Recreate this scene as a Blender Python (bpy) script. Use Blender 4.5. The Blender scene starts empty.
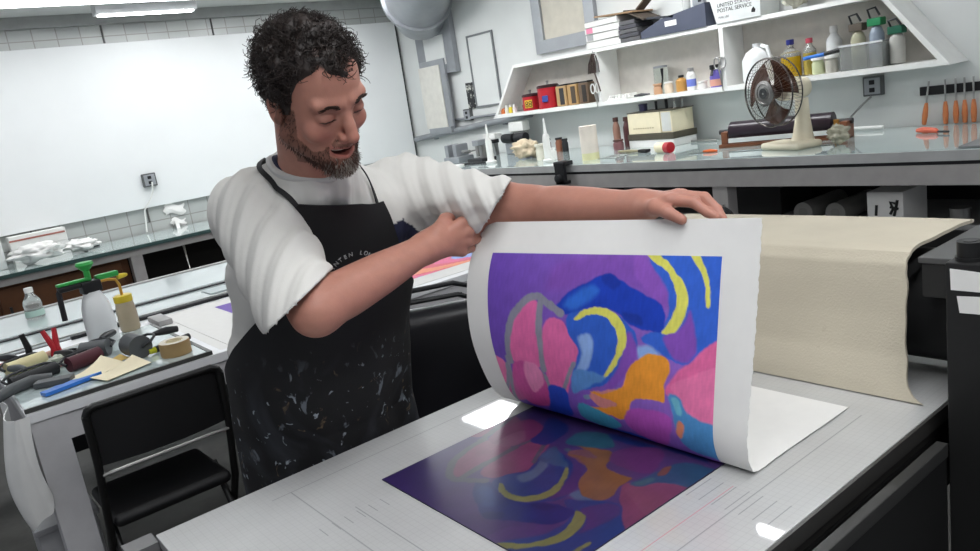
import bpy, bmesh, math, random
import numpy as np
from mathutils import Vector, Matrix, Euler
random.seed(7)
PI = math.pi
SC = bpy.context.scene
COL = SC.collection

# ---------------------------------------------------------------- materials
def lin(c):
    if isinstance(c, str):
        c = [int(c[i:i+2], 16)/255 for i in (0, 2, 4)]
    return tuple(x/12.92 if x <= .04045 else ((x+.055)/1.055)**2.4 for x in c[:3])

MATS = {}
def mat(name, col, rough=.5, metal=0, var=.06, scale=12, bump=0, bscale=60, coat=0, trans=0, alpha=1, emit=0, spec=.5, ior=1.45, vcol=None, stain=None):
    if name in MATS: return MATS[name]
    m = bpy.data.materials.new(name); m.use_nodes = True
    nt = m.node_tree; p = nt.nodes['Principled BSDF']
    c = lin(col)
    p.inputs['Roughness'].default_value = rough
    p.inputs['Metallic'].default_value = metal
    p.inputs['Specular IOR Level'].default_value = spec
    p.inputs['IOR'].default_value = ior
    p.inputs['Coat Weight'].default_value = coat
    p.inputs['Coat Roughness'].default_value = .04
    p.inputs['Transmission Weight'].default_value = trans
    p.inputs['Alpha'].default_value = alpha
    if emit:
        p.inputs['Emission Color'].default_value = (*c, 1)
        p.inputs['Emission Strength'].default_value = emit
    tc = nt.nodes.new('ShaderNodeTexCoord')
    nz = nt.nodes.new('ShaderNodeTexNoise'); nz.inputs['Scale'].default_value = scale; nz.inputs['Detail'].default_value = 5
    nt.links.new(tc.outputs['Object'], nz.inputs['Vector'])
    mx = nt.nodes.new('ShaderNodeMix'); mx.data_type = 'RGBA'; mx.blend_type = 'MULTIPLY'
    rp = nt.nodes.new('ShaderNodeMapRange')
    rp.inputs['From Min'].default_value = .3; rp.inputs['From Max'].default_value = .7
    rp.inputs['To Min'].default_value = 1-var; rp.inputs['To Max'].default_value = 1+var
    nt.links.new(nz.outputs['Fac'], rp.inputs['Value'])
    mx.inputs['Factor'].default_value = 1
    if vcol:
        at = nt.nodes.new('ShaderNodeAttribute'); at.attribute_name = vcol
        nt.links.new(at.outputs['Color'], mx.inputs['A'])
    else:
        mx.inputs['A'].default_value = (*c, 1)
    nt.links.new(rp.outputs['Result'], mx.inputs['B'])
    out = mx.outputs['Result']
    if stain:
        sc_, lo, hi, scol = stain
        n2 = nt.nodes.new('ShaderNodeTexNoise'); n2.inputs['Scale'].default_value = sc_; n2.inputs['Detail'].default_value = 6
        n2.inputs['Roughness'].default_value = .65
        nt.links.new(tc.outputs['Object'], n2.inputs['Vector'])
        r2 = nt.nodes.new('ShaderNodeMapRange'); r2.inputs['From Min'].default_value = lo; r2.inputs['From Max'].default_value = hi
        nt.links.new(n2.outputs['Fac'], r2.inputs['Value'])
        m2 = nt.nodes.new('ShaderNodeMix'); m2.data_type = 'RGBA'
        nt.links.new(r2.outputs['Result'], m2.inputs['Factor'])
        nt.links.new(out, m2.inputs['A']); m2.inputs['B'].default_value = (*lin(scol), 1)
        out = m2.outputs['Result']
    nt.links.new(out, p.inputs['Base Color'])
    if bump:
        nb = nt.nodes.new('ShaderNodeTexNoise'); nb.inputs['Scale'].default_value = bscale; nb.inputs['Detail'].default_value = 4
        nt.links.new(tc.outputs['Object'], nb.inputs['Vector'])
        b = nt.nodes.new('ShaderNodeBump'); b.inputs['Strength'].default_value = bump; b.inputs['Distance'].default_value = .004
        nt.links.new(nb.outputs['Fac'], b.inputs['Height']); nt.links.new(b.outputs['Normal'], p.inputs['Normal'])
    MATS[name] = m
    return m

# ---------------------------------------------------------------- geometry
def rotm(r):
    return Euler(r, 'XYZ').to_matrix().to_4x4() if r else Matrix.Identity(4)

class G:
    def __init__(s): s.bm = bmesh.new()
    def box(s, c, sz, rot=None, bev=0, seg=2):
        M = Matrix.Translation(c) @ rotm(rot) @ Matrix.Diagonal((*sz, 1))
        r = bmesh.ops.create_cube(s.bm, size=1, matrix=M)
        if bev:
            es = list({e for v in r['verts'] for e in v.link_edges})
            bmesh.ops.bevel(s.bm, geom=es, offset=bev, segments=seg, affect='EDGES', profile=.5, clamp_overlap=True)
        return s
    def bx(s, lo, hi, bev=0, seg=2):
        return s.box([(a+b)/2 for a, b in zip(lo, hi)], [b-a for a, b in zip(lo, hi)], None, bev, seg)
    def ring(s, c, u, v, r, n):
        return [s.bm.verts.new(c + u*(r*math.cos(2*PI*i/n)) + v*(r*math.sin(2*PI*i/n))) for i in range(n)]
    def loft(s, rings, cap=True, closed=False):
        n = len(rings[0])
        for a, b in zip(rings, rings[1:] + ([rings[0]] if closed else [])):
            for i in range(n):
                s.bm.faces.new((a[i], a[(i+1) % n], b[(i+1) % n], b[i]))
        if cap and not closed:
            s.bm.faces.new(list(reversed(rings[0]))); s.bm.faces.new(rings[-1])
        return s
    def tube(s, pts, r, n=8, cap=True, closed=False):
        pts = [Vector(p) for p in pts]; m = len(pts)
        rs = r if isinstance(r, (list, tuple)) else [r]*m
        rings = []; u = None
        for i, p in enumerate(pts):
            if closed: t = pts[(i+1) % m]-pts[i-1]
            else: t = pts[min(i+1, m-1)]-pts[max(i-1, 0)]
            t.normalize()
            if u is None:
                u = t.orthogonal().normalized()
            u = (u - t*u.dot(t)).normalized()
            rings.append(s.ring(p, u, t.cross(u), rs[i], n))
        return s.loft(rings, cap, closed)
    def cyl(s, p0, p1, r0, r1=None, n=24):
        return s.tube([p0, p1], [r0, r0 if r1 is None else r1], n)
    def lathe(s, prof, c=(0, 0, 0), n=28, rot=None, cap=True):
        M = Matrix.Translation(c) @ rotm(rot)
        rings = [[s.bm.verts.new(M @ Vector((r*math.cos(2*PI*i/n), r*math.sin(2*PI*i/n), z))) for i in range(n)] for r, z in prof]
        return s.loft(rings, cap)
    def prism(s, pts, vec):
        a = [s.bm.verts.new(Vector(p)) for p in pts]; b = [s.bm.verts.new(Vector(p)+Vector(vec)) for p in pts]
        n = len(a)
        s.bm.faces.new(list(reversed(a))); s.bm.faces.new(b)
        for i in range(n): s.bm.faces.new((a[i], a[(i+1) % n], b[(i+1) % n], b[i]))
        return s
    def ell(s, c, r, rot=None, seg=20):
        M = Matrix.Translation(c) @ rotm(rot) @ Matrix.Diagonal((*r, 1))
        bmesh.ops.create_uvsphere(s.bm, u_segments=seg, v_segments=seg//2+2, radius=1, matrix=M); return s
    def grid(s, fn, nu, nv):
        V = [[s.bm.verts.new(Vector(fn(i/nu, j/nv))) for j in range(nv+1)] for i in range(nu+1)]
        for i in range(nu):
            for j in range(nv):
                s.bm.faces.new((V[i][j], V[i+1][j], V[i+1][j+1], V[i][j+1]))
        return s
    def thick(s, t):
        bmesh.ops.recalc_face_normals(s.bm, faces=s.bm.faces)
        bmesh.ops.solidify(s.bm, geom=list(s.bm.faces), thickness=t); return s
    def jitter(s, a, sc=20):
        from mathutils import noise
        for v in s.bm.verts:
            v.co += Vector(noise.noise_vector(v.co*sc))*a
        return s
    def mesh(s, name, recalc=True):
        if recalc: bmesh.ops.recalc_face_normals(s.bm, faces=s.bm.faces)
        me = bpy.data.meshes.new(name); s.bm.to_mesh(me); s.bm.free(); return me

ROOTM = {}
def link_mesh(name, me, m, parent=None, world=False, ang=40):
    o = bpy.data.objects.new(name, me); COL.objects.link(o)
    if m: me.materials.append(m)
    if len(me.polygons):
        me.polygons.foreach_set('use_smooth', [True]*len(me.polygons))
        if ang: me.set_sharp_from_angle(angle=math.radians(ang))
    if ang == 40 and len(me.vertices) < 6000:
        w = o.modifiers.new('weighted_normals', 'WEIGHTED_NORMAL'); w.keep_sharp = True
    if parent is not None:
        M = ROOTM[parent.name]
        if world: me.transform(M.inverted())
        o.parent = parent; ROOTM[o.name] = M
    else:
        # origin at the base centre
        co = np.empty(len(me.vertices)*3, np.float32); me.vertices.foreach_get('co', co); co = co.reshape(-1, 3)
        b = (co.min(0)+co.max(0))/2; b[2] = co[:, 2].min()
        T = Matrix.Translation(Vector([float(x) for x in b]))
        me.transform(T.inverted()); o.matrix_world = T; o.location = T.translation
        ROOTM[o.name] = T
    return o
def obj(name, g, m, parent=None, world=False, ang=40):
    return link_mesh(name, g.mesh(name), m, parent, world, ang)
def tag(o, label, cat, group=None):
    o['label'] = label; o['category'] = cat
    if group: o['group'] = group
    return o
def thing(name, label, cat, loc=(0, 0, 0), rz=0, group=None):
    o = bpy.data.objects.new(name, None); COL.objects.link(o)
    o.empty_display_size = .05
    o.location = loc; o.rotation_euler = (0, 0, rz)
    ROOTM[o.name] = Matrix.Translation(loc) @ Matrix.Rotation(rz, 4, 'Z')
    return tag(o, label, cat, group)
def struct(name, g, m, parent=None):
    o = obj(name, g, m, parent)
    if parent is None: o['kind'] = 'structure'
    return o
def dup(root, loc, rz, label, group=None):
    def cp(o, par):
        c = o.copy(); COL.objects.link(c)
        if par: c.parent = par
        for ch in [x for x in bpy.data.objects if x.parent == o and x != c]:
            cp(ch, c)
        return c
    r = cp(root, None); r.location = loc; r.rotation_euler = (0, 0, rz); r['label'] = label
    if group: r['group'] = group
    return r
def text_mesh(name, s, size, M, m, parent, extr=.0006, align='CENTER', world=True):
    cu = bpy.data.curves.new(name, 'FONT'); cu.body = s; cu.size = size; cu.extrude = extr
    cu.align_x = align; cu.align_y = 'CENTER'; cu.space_line = .95
    t = bpy.data.objects.new(name, cu); COL.objects.link(t)
    dg = bpy.context.evaluated_depsgraph_get(); dg.update()
    me = bpy.data.meshes.new_from_object(t.evaluated_get(dg))
    bpy.data.objects.remove(t); bpy.data.curves.remove(cu)
    me.name = name; me.transform(M)
    return link_mesh(name, me, m, parent, world, 0) if parent is not False else me

# facing frames: X = reading direction, Z = outwards
def frame(o, right, up):
    r = Vector(right).normalized(); u = Vector(up); u = (u-r*u.dot(r)).normalized(); n = r.cross(u)
    return Matrix.Translation(o) @ Matrix((r, u, n)).transposed().to_4x4()

# ---------------------------------------------------------------- common materials
white_paint = mat('white_paint', 'd6d8d6', .55, var=.03, scale=3)
panel_white = mat('panel_white', 'e2e4e4', .4, var=.02, scale=2)
shelf_white = mat('shelf_white', 'e6e6e3', .45, var=.03)
grey_paint = mat('grey_paint', '9b9a99', .5, var=.05)
rail_grey = mat('rail_grey', 'a3a09e', .5, var=.06)
galv = mat('galvanised', '9fa2a6', .42, .55, var=.08, scale=6)
steel = mat('steel', 'a8a8a6', .32, .9, var=.08)
dark_steel = mat('dark_steel', '3a3b3d', .4, .6)
black_paint = mat('black_paint', '141414', .45, var=.15)
black_plastic = mat('black_plastic', '17171a', .4)
black_rubber = mat('black_rubber', '1b1c1f', .6)
void_shade = mat('shaded_void', '1c1a18', .8)
wood_brown = mat('wood_brown', '5f3a1e', .5, var=.25, scale=5)
wood_red = mat('wood_red', '7a4a30', .5, var=.2)
wood_orange = mat('wood_orange', 'c8794a', .45, var=.12)
cream_plastic = mat('cream_plastic', 'd9d0b8', .4)
paper_white = mat('paper_white', 'dfdedb', .75, var=.015, scale=30)
cardboard = mat('cardboard', '9c7f60', .8, var=.08)
cream_card = mat('cream_card', 'e2d7b9', .7, var=.04)
black_ink = mat('black_ink', '1c1c1c', .6)
white_plastic = mat('white_plastic', 'e4e4e0', .35, var=.02)
frosted = mat('frosted_plastic', 'f0f2f2', .4, trans=.2, var=.02)
clear_glass = mat('clear_glass', 'eaf4f0', .03, trans=1, var=0)
clear_plastic = mat('clear_plastic', 'd5d8d5', .12, trans=.75, var=.03)
yellow_plastic = mat('yellow_plastic', 'c9b12a', .4)
green_plastic = mat('green_plastic', '2f9a45', .4)
red_plastic = mat('red_plastic', 'b01e2a', .4)
blue_plastic = mat('blue_plastic', '2d6fc4', .4)
orange_plastic = mat('orange_plastic', 'd9652a', .4)
glass_top = mat('glass_bench_top', 'b3c2c1', .06, var=.05, scale=2, coat=.6)
glass_edge = mat('glass_edge', '3f5452', .2)

# ---------------------------------------------------------------- room
def tile_mat():
    m = bpy.data.materials.new('glazed_wall_tile'); m.use_nodes = True; nt = m.node_tree; p = nt.nodes['Principled BSDF']
    tc = nt.nodes.new('ShaderNodeTexCoord'); mp = nt.nodes.new('ShaderNodeMapping'); mp.inputs['Rotation'].default_value = (PI/2, 0, 0)
    br = nt.nodes.new('ShaderNodeTexBrick'); br.offset = 0
    for k, v in (('Scale', 1), ('Brick Width', .2), ('Row Height', .15), ('Mortar Size', .006), ('Mortar Smooth', .3)): br.inputs[k].default_value = v
    br.inputs['Color1'].default_value = (*lin('abaeac'), 1); br.inputs['Color2'].default_value = (*lin('b4b7b4'), 1); br.inputs['Mortar'].default_value = (*lin('94938f'), 1)
    nt.links.new(tc.outputs['Object'], mp.inputs['Vector']); nt.links.new(mp.outputs['Vector'], br.inputs['Vector'])
    nt.links.new(br.outputs['Color'], p.inputs['Base Color']); p.inputs['Roughness'].default_value = .25
    return m
floor_m = mat('concrete_floor', '4b4a47', .55, var=.2, scale=4, stain=(3, .55, .75, '343330'))
struct('floor', G().bx((-2.5, -2, -.1), (5.44, 8.3, 0)), floor_m)
struct('ceiling', G().bx((-2.5, -2, 2.9), (5.44, 8.3, 3.0)), mat('ceiling_paint', 'c9cac8', .8, var=.03))
wl = struct('wall_left', G().bx((-2.5, 8.2, 0), (5.44, 8.3, 2.9)), tile_mat())
struct('wall_right', G().bx((5.34, -2, 0), (5.44, 8.2, 2.9)), white_paint)
g = G()
for x in (1.03, 2.06, 3.12, 4.1): g.bx((x-.006, 8.185, .9), (x+.006, 8.2, 2.9))
o = struct('trim_1', g, mat('dark_joint', '4a4a48', .6)); o['label'] = 'dark vertical joints of the tiled wall'
struct('trim_2', G().bx((-2.5, 8.12, 2.80), (5.34, 8.2, 2.9)), mat('beam_grey', '9a9c9a', .6))

wb = thing('wall_panel', 'huge plain white panel covering the left wall above the bench', 'panel', (2.3, 8.2, 1.046))
obj('board', G().bx((-.6, 8.165, 1.046), (5.3, 8.199, 2.63), .004), panel_white, wb, True)

# outlet on the left wall with its cable
def outlet(name, label, o, right, n):
    t = thing(name, label, 'outlet', o)
    R = Vector(right); N = Vector(n); U = Vector((0, 0, 1))
    F = frame(o, R, U)
    def bxl(c, s, bev=0):
        q = G().box(c, s, None, bev); q.bm.transform(F); return q
    obj('mounting_box', bxl((0, 0, .02), (.13, .13, .04), .006), mat('outlet_grey', '5b5c5c', .5), t, True)
    obj('cover_plate', bxl((0, 0, .043), (.105, .105, .006), .003), galv, t, True)
    for y in (-.025, .025):
        obj('socket', bxl((0, y, .048), (.036, .03, .008), .004), black_plastic, t, True)
    return t
outlet('wall_outlet', 'small grey square electrical outlet on the big white panel', (2.14, 8.165, 1.311), (1, 0, 0), (0, -1, 0))
outlet('wall_outlet', 'grey electrical outlet under the right end of the wall shelf', (5.34, 2.55, 1.285), (0, -1, 0), (-1, 0, 0))
outlet('wall_outlet', 'grey junction box above the sloping pipe by the leaning boards', (5.34, 7.02, 1.44), (0, -1, 0), (-1, 0, 0))
tag(obj('power_cable', G().tube([(2.15, 8.10, 1.29), (2.14, 8.11, 1.2), (2.1, 8.13, 1.12), (2.03, 8.15, 1.03), (2.0, 8.15, .815)], .008), white_plastic), 'white cable hanging from the outlet on the big white panel', 'cable')
tag(obj('power_cable', G().tube([(5.28, 2.55, 1.22), (5.27, 2.62, 1.16), (5.26, 2.68, 1.1), (5.2, 2.69, 1.06), (5.1, 2.75, 1.03), (5.0, 2.95, 1.02)], .007), mat('grey_cable', '8f8f8c', .5)), 'grey cord running from the outlet under the shelf to the bench', 'cable')
tag(obj('corner_cable', G().tube([(5.31, 8.17, 2.85), (5.31, 8.165, 2.2), (5.30, 8.16, 1.55), (5.3, 8.16, .83)], .007), dark_steel), 'thin dark cable running down the far corner of the room', 'cable')

# ---------------------------------------------------------------- left bench
lb = thing('glass_topped_bench', 'long grey bench with a glass top along the left wall', 'bench', (2.3, 7.75, 0))
obj('glass_top', G().bx((-.6, 7.3, .785), (5.3, 8.15, .8)), glass_top, lb, True)
obj('front_edge', G().bx((-.6, 7.285, .77), (5.3, 7.3, .802)), glass_edge, lb, True)
obj('front_rail', G().bx((-.6, 7.31, .71), (5.3, 7.35, .77)), rail_grey, lb, True)
obj('bench_deck', G().bx((-.6, 7.36, .755), (5.3, 8.15, .784)), white_paint, lb, True)
for x in (-.5, 1.66, 3.4, 5.2):
    obj('leg', G().bx((x-.05, 7.32, 0), (x+.05, 7.41, .71)), rail_grey, lb, True)
obj('back_board', G().bx((-.6, 8.0, 0), (5.3, 8.03, .75)), void_shade, lb, True)  # near-black sheet paints the shade in the opening under the bench
cb = thing('wooden_cabinet', 'brown wooden cabinet under the left bench', 'cabinet', (.55, 7.7, 0))
obj('body', G().bx((-.42, 7.44, .02), (1.605, 7.98, .70)), wood_brown, cb, True)
for x0, x1 in ((-.4, .56), (.58, 1.54)):
    d = obj('door', G().bx((x0, 7.415, .05), (x1, 7.438, .68), .004), wood_brown, cb, True)
    obj('handle', G().bx((x1-.07 if x0 < 0 else x0+.05, 7.4, .42), (x1-.05 if x0 < 0 else x0+.07, 7.415, .52)), dark_steel, d, True)
tag(obj('white_box', G().bx((.1, 7.7, .801), (.73, 8.1, 1.12), .006), white_paint), 'plain white box at the left end of the left bench', 'box')
pb = thing('paper_box', 'shallow white box with a red stripe at the back of the left bench', 'box', (1.05, 8.08, .801))
obj('body', G().bx((.82, 8.0, .92), (1.28, 8.14, 1.035), .004), paper_white, pb, True)
obj('stripe', G().bx((.82, 7.997, .99), (1.27, 8.0, 1.005)), mat('dull_red', 'a5675a', .6), pb, True)
obj('lower_box', G().bx((.82, 8.0, .801), (1.28, 8.14, .918), .004), paper_white, pb, True)
def crumple(name, c, r, label, m, seed, cat='paper', fl=.6):
    random.seed(seed); g = G()
    bmesh.ops.create_icosphere(g.bm, subdivisions=4, radius=1)
    from mathutils import noise
    for v in g.bm.verts:
        d = 1 + .55*noise.noise(v.co*2.1+Vector((seed, 0, 0))) + .25*noise.noise(v.co*6+Vector((0, seed, 0)))
        v.co = Vector((v.co.x*d*r[0], v.co.y*d*r[1], v.co.z*d*r[2]))
    zm = min(v.co.z for v in g.bm.verts)
    g.bm.transform(Matrix.Translation(Vector(c)-Vector((0, 0, zm))))
    return tag(obj(name, g, m, ang=0), label, cat)
crumple('crumpled_paper', (.95, 7.65, .8), (.2, .14, .07), 'big crumpled white paper at the left end of the glass bench', paper_white, 3)
crumple('crumpled_paper', (1.33, 7.75, .8), (.13, .1, .05), 'smaller crumpled white paper to the right of the big heap', paper_white, 5)
tag(obj('scraper', G().box((1.45, 7.95, .808), (.14, .03, .014), (0, 0, .4), .004), dark_steel), 'small dark scraper on the left glass bench', 'tool')
def wall_paper(x0, x1, z0, z1, label):
    g = G().grid(lambda u, v: (x0+(x1-x0)*u+.012*math.sin(9*v), 8.188-.012*math.sin(PI*u)*math.sin(PI*v*1.5), z0+(z1-z0)*v+.02*math.sin(6*u)), 8, 8).thick(.002)
    tag(obj('paper_note', g, paper_white), label, 'paper')
wall_paper(2.22, 2.42, .93, 1.03, 'crumpled white paper taped on the tiles above the left bench')
wall_paper(2.26, 2.4, .815, .88, 'white paper scrap at the foot of the tiles under the taped paper')

# ---------------------------------------------------------------- middle table
mt = thing('layout_table', 'pale glass-topped table between the white table and the left bench', 'table', (1.6, 4.6, 0))
tt = mat('pale_table_top', 'c9d3d3', .12, var=.04, scale=3, coat=.5)
obj('table_top', G().bx((-.6, 4.0, .75), (3.3, 5.15, .795)), tt, mt, True)
obj('glass_sheet', G().bx((-.58, 4.46, .796), (3.28, 5.1, .806)), tt, mt, True)
obj('back_lip', G().bx((-.6, 5.10, .796), (3.3, 5.15, .812)), rail_grey, mt, True)
obj('gap_strip', G().bx((-.6, 4.425, .796), (3.3, 4.455, .803)), dark_steel, mt, True)  # dark strip stands in for a gap in the table top
obj('gap_strip', G().bx((-.6, 4.015, .796), (3.3, 4.045, .803)), dark_steel, mt, True)  # second gap, likewise drawn as a dark strip
obj('straight_edge', G().bx((-.6, 4.12, .796), (3.3, 4.14, .801)), steel, mt, True)
for x in (-.5, 3.2):
    for y in (4.07, 5.08): obj('leg', G().bx((x-.04, y-.04, 0), (x+.04, y+.04, .75)), rail_grey, mt, True)
bt = thing('water_bottle', 'clear plastic water bottle with a white cap on the middle table', 'bottle', (.52, 4.85, .806))
obj('bottle', G().lathe([(.0, 0), (.045, 0), (.048, .008), (.048, .045), (.045, .05), (.048, .075), (.044, .095), (.022, .13), (.019, .145)]), clear_plastic, bt)
obj('label_band', G().lathe([(.049, .012), (.049, .045)], cap=False), mat('pale_teal_label', 'a9c4ba', .5), bt)
obj('cap', G().lathe([(.021, .142), (.022, .145), (.022, .167), (.02, .169)]), white_plastic, bt)
tag(obj('tape_block', G().bx((1.27, 4.2, .797), (1.4, 4.36, .80)), mat('pale_grey_film', 'b7c2c4', .3)), 'small pale grey film square on the middle table', 'film')

# ---------------------------------------------------------------- white table
wt = thing('white_table', 'long white work table behind the man on the left', 'table', (1.6, 3.23, 0))
wtm = mat('white_laminate', 'e3e4e6', .4, var=.02)
obj('table_top', G().bx((.19, 2.75, .825), (3.2, 3.72, .86), .004), wtm, wt, True)
obj('front_rail', G().bx((.21, 2.765, .735), (3.18, 2.80, .825)), mat('rail_white', 'bfbec0', .5), wt, True)
obj('end_rail', G().bx((.21, 2.80, .735), (.245, 3.70, .825)), MATS['rail_white'], wt, True)
obj('back_strip', G().bx((.5, 3.69, .861), (3.2, 3.715, .875)), black_rubber, wt, True)
for x in (.195, 3.095):
    for y in (2.76, 3.61): obj('leg', G().bx((x, y, 0), (x+.1, y+.1, .825)), MATS['rail_white'], wt, True)
for x in (1.9, 2.25): obj('screw', G().lathe([(.008, 0), (.008, .004), (.004, .006)], (x, 2.764, .775), 12, (PI/2, 0, 0)), dark_steel, wt, True)

# print lying on the white table
def vcol(o, fn, name='Col', dom='POINT'):
    me = o.data
    at = me.color_attributes.new(name, 'FLOAT_COLOR', 'POINT')
    co = np.empty(len(me.vertices)*3, np.float32); me.vertices.foreach_get('co', co)
    c = fn(co.reshape(-1, 3)); a = np.ones((len(c), 4), np.float32); a[:, :3] = c
    at.data.foreach_set('color', a.ravel())
ps = thing('printed_sheet', 'white sheet with a purple and pink print lying on the long white table', 'print', (1.6, 3.2, .8605))
obj('paper', G().bx((.87, 2.80, .8605), (2.45, 3.66, .862)), paper_white, ps, True)
g = G().grid(lambda u, v: (1.07+1.2*u, 2.93+.60*v, .8625), 120, 60)
o = obj('printed_image', g, mat('print_ink_flat', 'ffffff', .6, vcol='Col'), ps, True)
def flat_art(co):
    u = (co[:, 0]-co[:, 0].min())/1.2; v = (co[:, 1]-co[:, 1].min())/.6
    c = np.tile(np.array(lin('6a4aa8')), (len(u), 1))
    w = .5+.5*np.sin(9*u+5*v*v+2*np.sin(7*v))
    c[(u > .45)] = lin('e0608c'); c[(u > .45) & (w > .6)] = lin('d9576a'); c[(u > .6) & (w < .22)] = lin('8ba3e0'); c[(u > .5) & (w > .88)] = lin('e98f6a')
    return c
vcol(o, flat_art)
wbx = tag(obj('white_board_sheet', G().bx((.83, 2.78, .8602), (1.02, 3.6, .8604)), paper_white), 'blank white backing sheet at the left of the print on the white table', 'paper')
tag(obj('grey_block', G().bx((.80, 3.45, .8605), (.86, 3.62, .885), .004), grey_paint), 'small grey block near the black strip on the white table', 'block')

# glass slab with the inking tools
sl = thing('glass_slab', 'glass inking slab with dark edges on the left end of the white table', 'slab', (.49, 3.1, .861))
obj('pane', G().bx((.195, 2.765, .8615), (.775, 3.5, .874)), mat('slab_glass', 'b9c6c6', .05, coat=.6, var=.08, scale=6), sl, True)
obj('edge_band', G().bx((.192, 2.752, .8615), (.778, 2.764, .8755)).bx((.776, 2.752, .8615), (.79, 3.5, .8755)), mat('slab_edge', '4b4c4a', .4, var=.2), sl, True)
Z = .8745
# pump sprayer
t = thing('pump_sprayer', 'white pump sprayer with a black and green handle on the glass slab', 'sprayer', (.575, 3.40, Z), .15)
obj('tank', G().lathe([(0, 0), (.052, 0), (.058, .01), (.058, .1), (.054, .15), (.042, .19), (.034, .2), (.034, .215)]), frosted, t)
obj('pump_head', G().box((0, 0, .235), (.075, .055, .05), None, .008).box((-.06, 0, .25), (.12, .03, .022), None, .006), black_plastic, t)
obj('handle', G().tube([(-.105, 0, .252), (-.118, 0, .24), (-.12, 0, .2), (-.122, 0, .13)], .011), black_plastic, t)
obj('trigger_lever', G().box((-.06, 0, .268), (.12, .028, .012), None, .004).box((.07, 0, .262), (.09, .03, .022), None, .006), green_plastic, t)
kb = obj('pump_knob', G().lathe([(.012, .26), (.012, .30), (.018, .305), (.034, .325), (.03, .335)]), green_plastic, t)
obj('nozzle', G().lathe([(.012, 0), (.009, .03), (.005, .04)], (.11, 0, .245), 14, (0, PI/2, 0)), yellow_plastic, t)
# jar with yellow lid
t = thing('squeeze_bottle', 'wash bottle with a yellow lid and bent spout beside the pump sprayer', 'bottle', (.70, 3.50, Z))
obj('bottle', G().lathe([(0, 0), (.036, 0), (.04, .008), (.04, .08), (.036, .115), (.032, .125)]), mat('tan_liquid', 'b3a58c', .3, trans=.2), t)
obj('lid', G().lathe([(.036, .125), (.037, .128), (.037, .152), (.03, .155)]), yellow_plastic, t)
obj('spout', G().tube([(0, 0, .155), (0, 0, .2), (-.01, 0, .225), (-.04, 0, .232), (-.085, 0, .232)], .006), mat('amber_plastic', 'b98a2a', .4), t)
# brayers
def brayer(label, loc, rz, rl, rr, rm, hm, group='brayers on the glass slab', hl=.1):
    t = thing('brayer', label, 'brayer', loc, rz, group)
    obj('roller', G().cyl((-rl/2, 0, rr), (rl/2, 0, rr), rr, n=28), rm, t)
    obj('frame', G().tube([(-rl/2-.008, 0, rr), (-rl/2-.012, .03, rr+.01), (-rl/2+.02, rr+.02, rr+.02), (0, rr+.03, rr+.02), (rl/2-.02, rr+.02, rr+.02), (rl/2+.012, .03, rr+.01), (rl/2+.008, 0, rr)], .005), dark_steel, t)
    obj('handle', G().tube([(0, rr+.03, rr+.02), (0, rr+.05, rr+.02), (0, rr+.08, rr+.018), (0, rr+.05+hl, rr+.012)], [.008, .012, .015, .012], 12), hm, t)
    return t
rub_grey = mat('grey_rubber', '4d5052', .5)
brayer('grey rubber brayer lying in front of the pump sprayer', (.50, 3.19, Z), -.6, .10, .031, rub_grey, black_plastic)
brayer('large dark grey brayer standing on end before the wash bottle', (.60, 3.00, Z), -1.45, .10, .042, rub_grey, black_plastic, hl=.07)
brayer('dark red rubber brayer in the middle of the glass slab', (.44, 3.09, Z), .35, .12, .027, mat('dark_red_rubber', '4a1d28', .45), black_plastic)
brayer('cream roller brayer with a black frame at the left of the slab', (.28, 3.30, Z), .35, .14, .026, mat('cream_rubber', 'c9bf94', .5), black_plastic)
brayer('black ink brayer at the front left of the slab', (.275, 3.09, Z), .3, .16, .022, black_rubber, rub_grey)
tag(obj('squeegee', G().tube([(.12, 2.93, Z+.012), (.19, 2.99, Z+.02), (.26, 3.03, Z+.02), (.32, 3.02, Z+.014)], [.017, .019, .02, .016], 12), rub_grey), 'thick grey handle poking over the left corner of the slab', 'tool')
# red clamp handle standing
t = thing('spring_clamp', 'red handled clamp standing on the glass slab', 'clamp', (.375, 3.33, Z))
obj('handle', G().tube([(0, 0, 0), (.01, .0, .05), (-.01, .02, .12)], [.012, .012, .009]).tube([(.03, 0, 0), (.02, 0, .05), (.03, .02, .12)], [.012, .012, .009]), red_plastic, t)
obj('jaw', G().box((.012, .0, .01), (.05, .025, .02), None, .004), dark_steel, t)
t = thing('spring_clamp', 'black handled clamp standing left of the red clamp', 'clamp', (.305, 3.40, Z))
obj('handle', G().tube([(0, 0, 0), (.005, 0, .06), (-.005, .0, .12)], [.013, .012, .01]), black_plastic, t)
obj('jaw', G().box((0, 0, .008), (.04, .022, .016), None, .004), dark_steel, t)
# palette knives, rag, sticks
for lab, x, y, rz, m in (('red handled palette knife at the back left of the slab', .26, 3.48, .2, mat('dull_coral', 'b5604f', .5)), ('pink handled palette knife by the grey brayer', .40, 3.45, .25, mat('dull_pink', 'c79a86', .5))):
    t = thing('palette_knife', lab, 'palette knife', (x, y, Z), rz, 'palette knives on the slab')
    obj('handle', G().tube([(-.07, 0, .008), (-.02, 0, .01), (.02, 0, .008)], [.008, .01, .006], 10), m, t)
    obj('blade', G().bx((.02, -.012, .006), (.11, .012, .0075)), steel, t)
t = thing('tape_ring', 'thin black tape ring on the slab between the clamps and the sprayer', 'tape', (.43, 3.34, Z))
obj('ring', G().lathe([(.03, 0), (.036, 0), (.036, .02), (.03, .02), (.03, 0)], cap=False, n=24), black_rubber, t)
def card(name, lab, c, s, rz, z, m, curl=.02):
    g = G().grid(lambda u, v: ((u-.5)*s[0], (v-.5)*s[1], .003+curl*(u-.3)**2*v), 8, 8).thick(.0015)
    g.bm.transform(Matrix.Translation((c[0], c[1], z)) @ Matrix.Rotation(rz, 4, 'Z'))
    return tag(obj(name, g, m), lab, 'card', 'cream cards on the slab')
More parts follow.
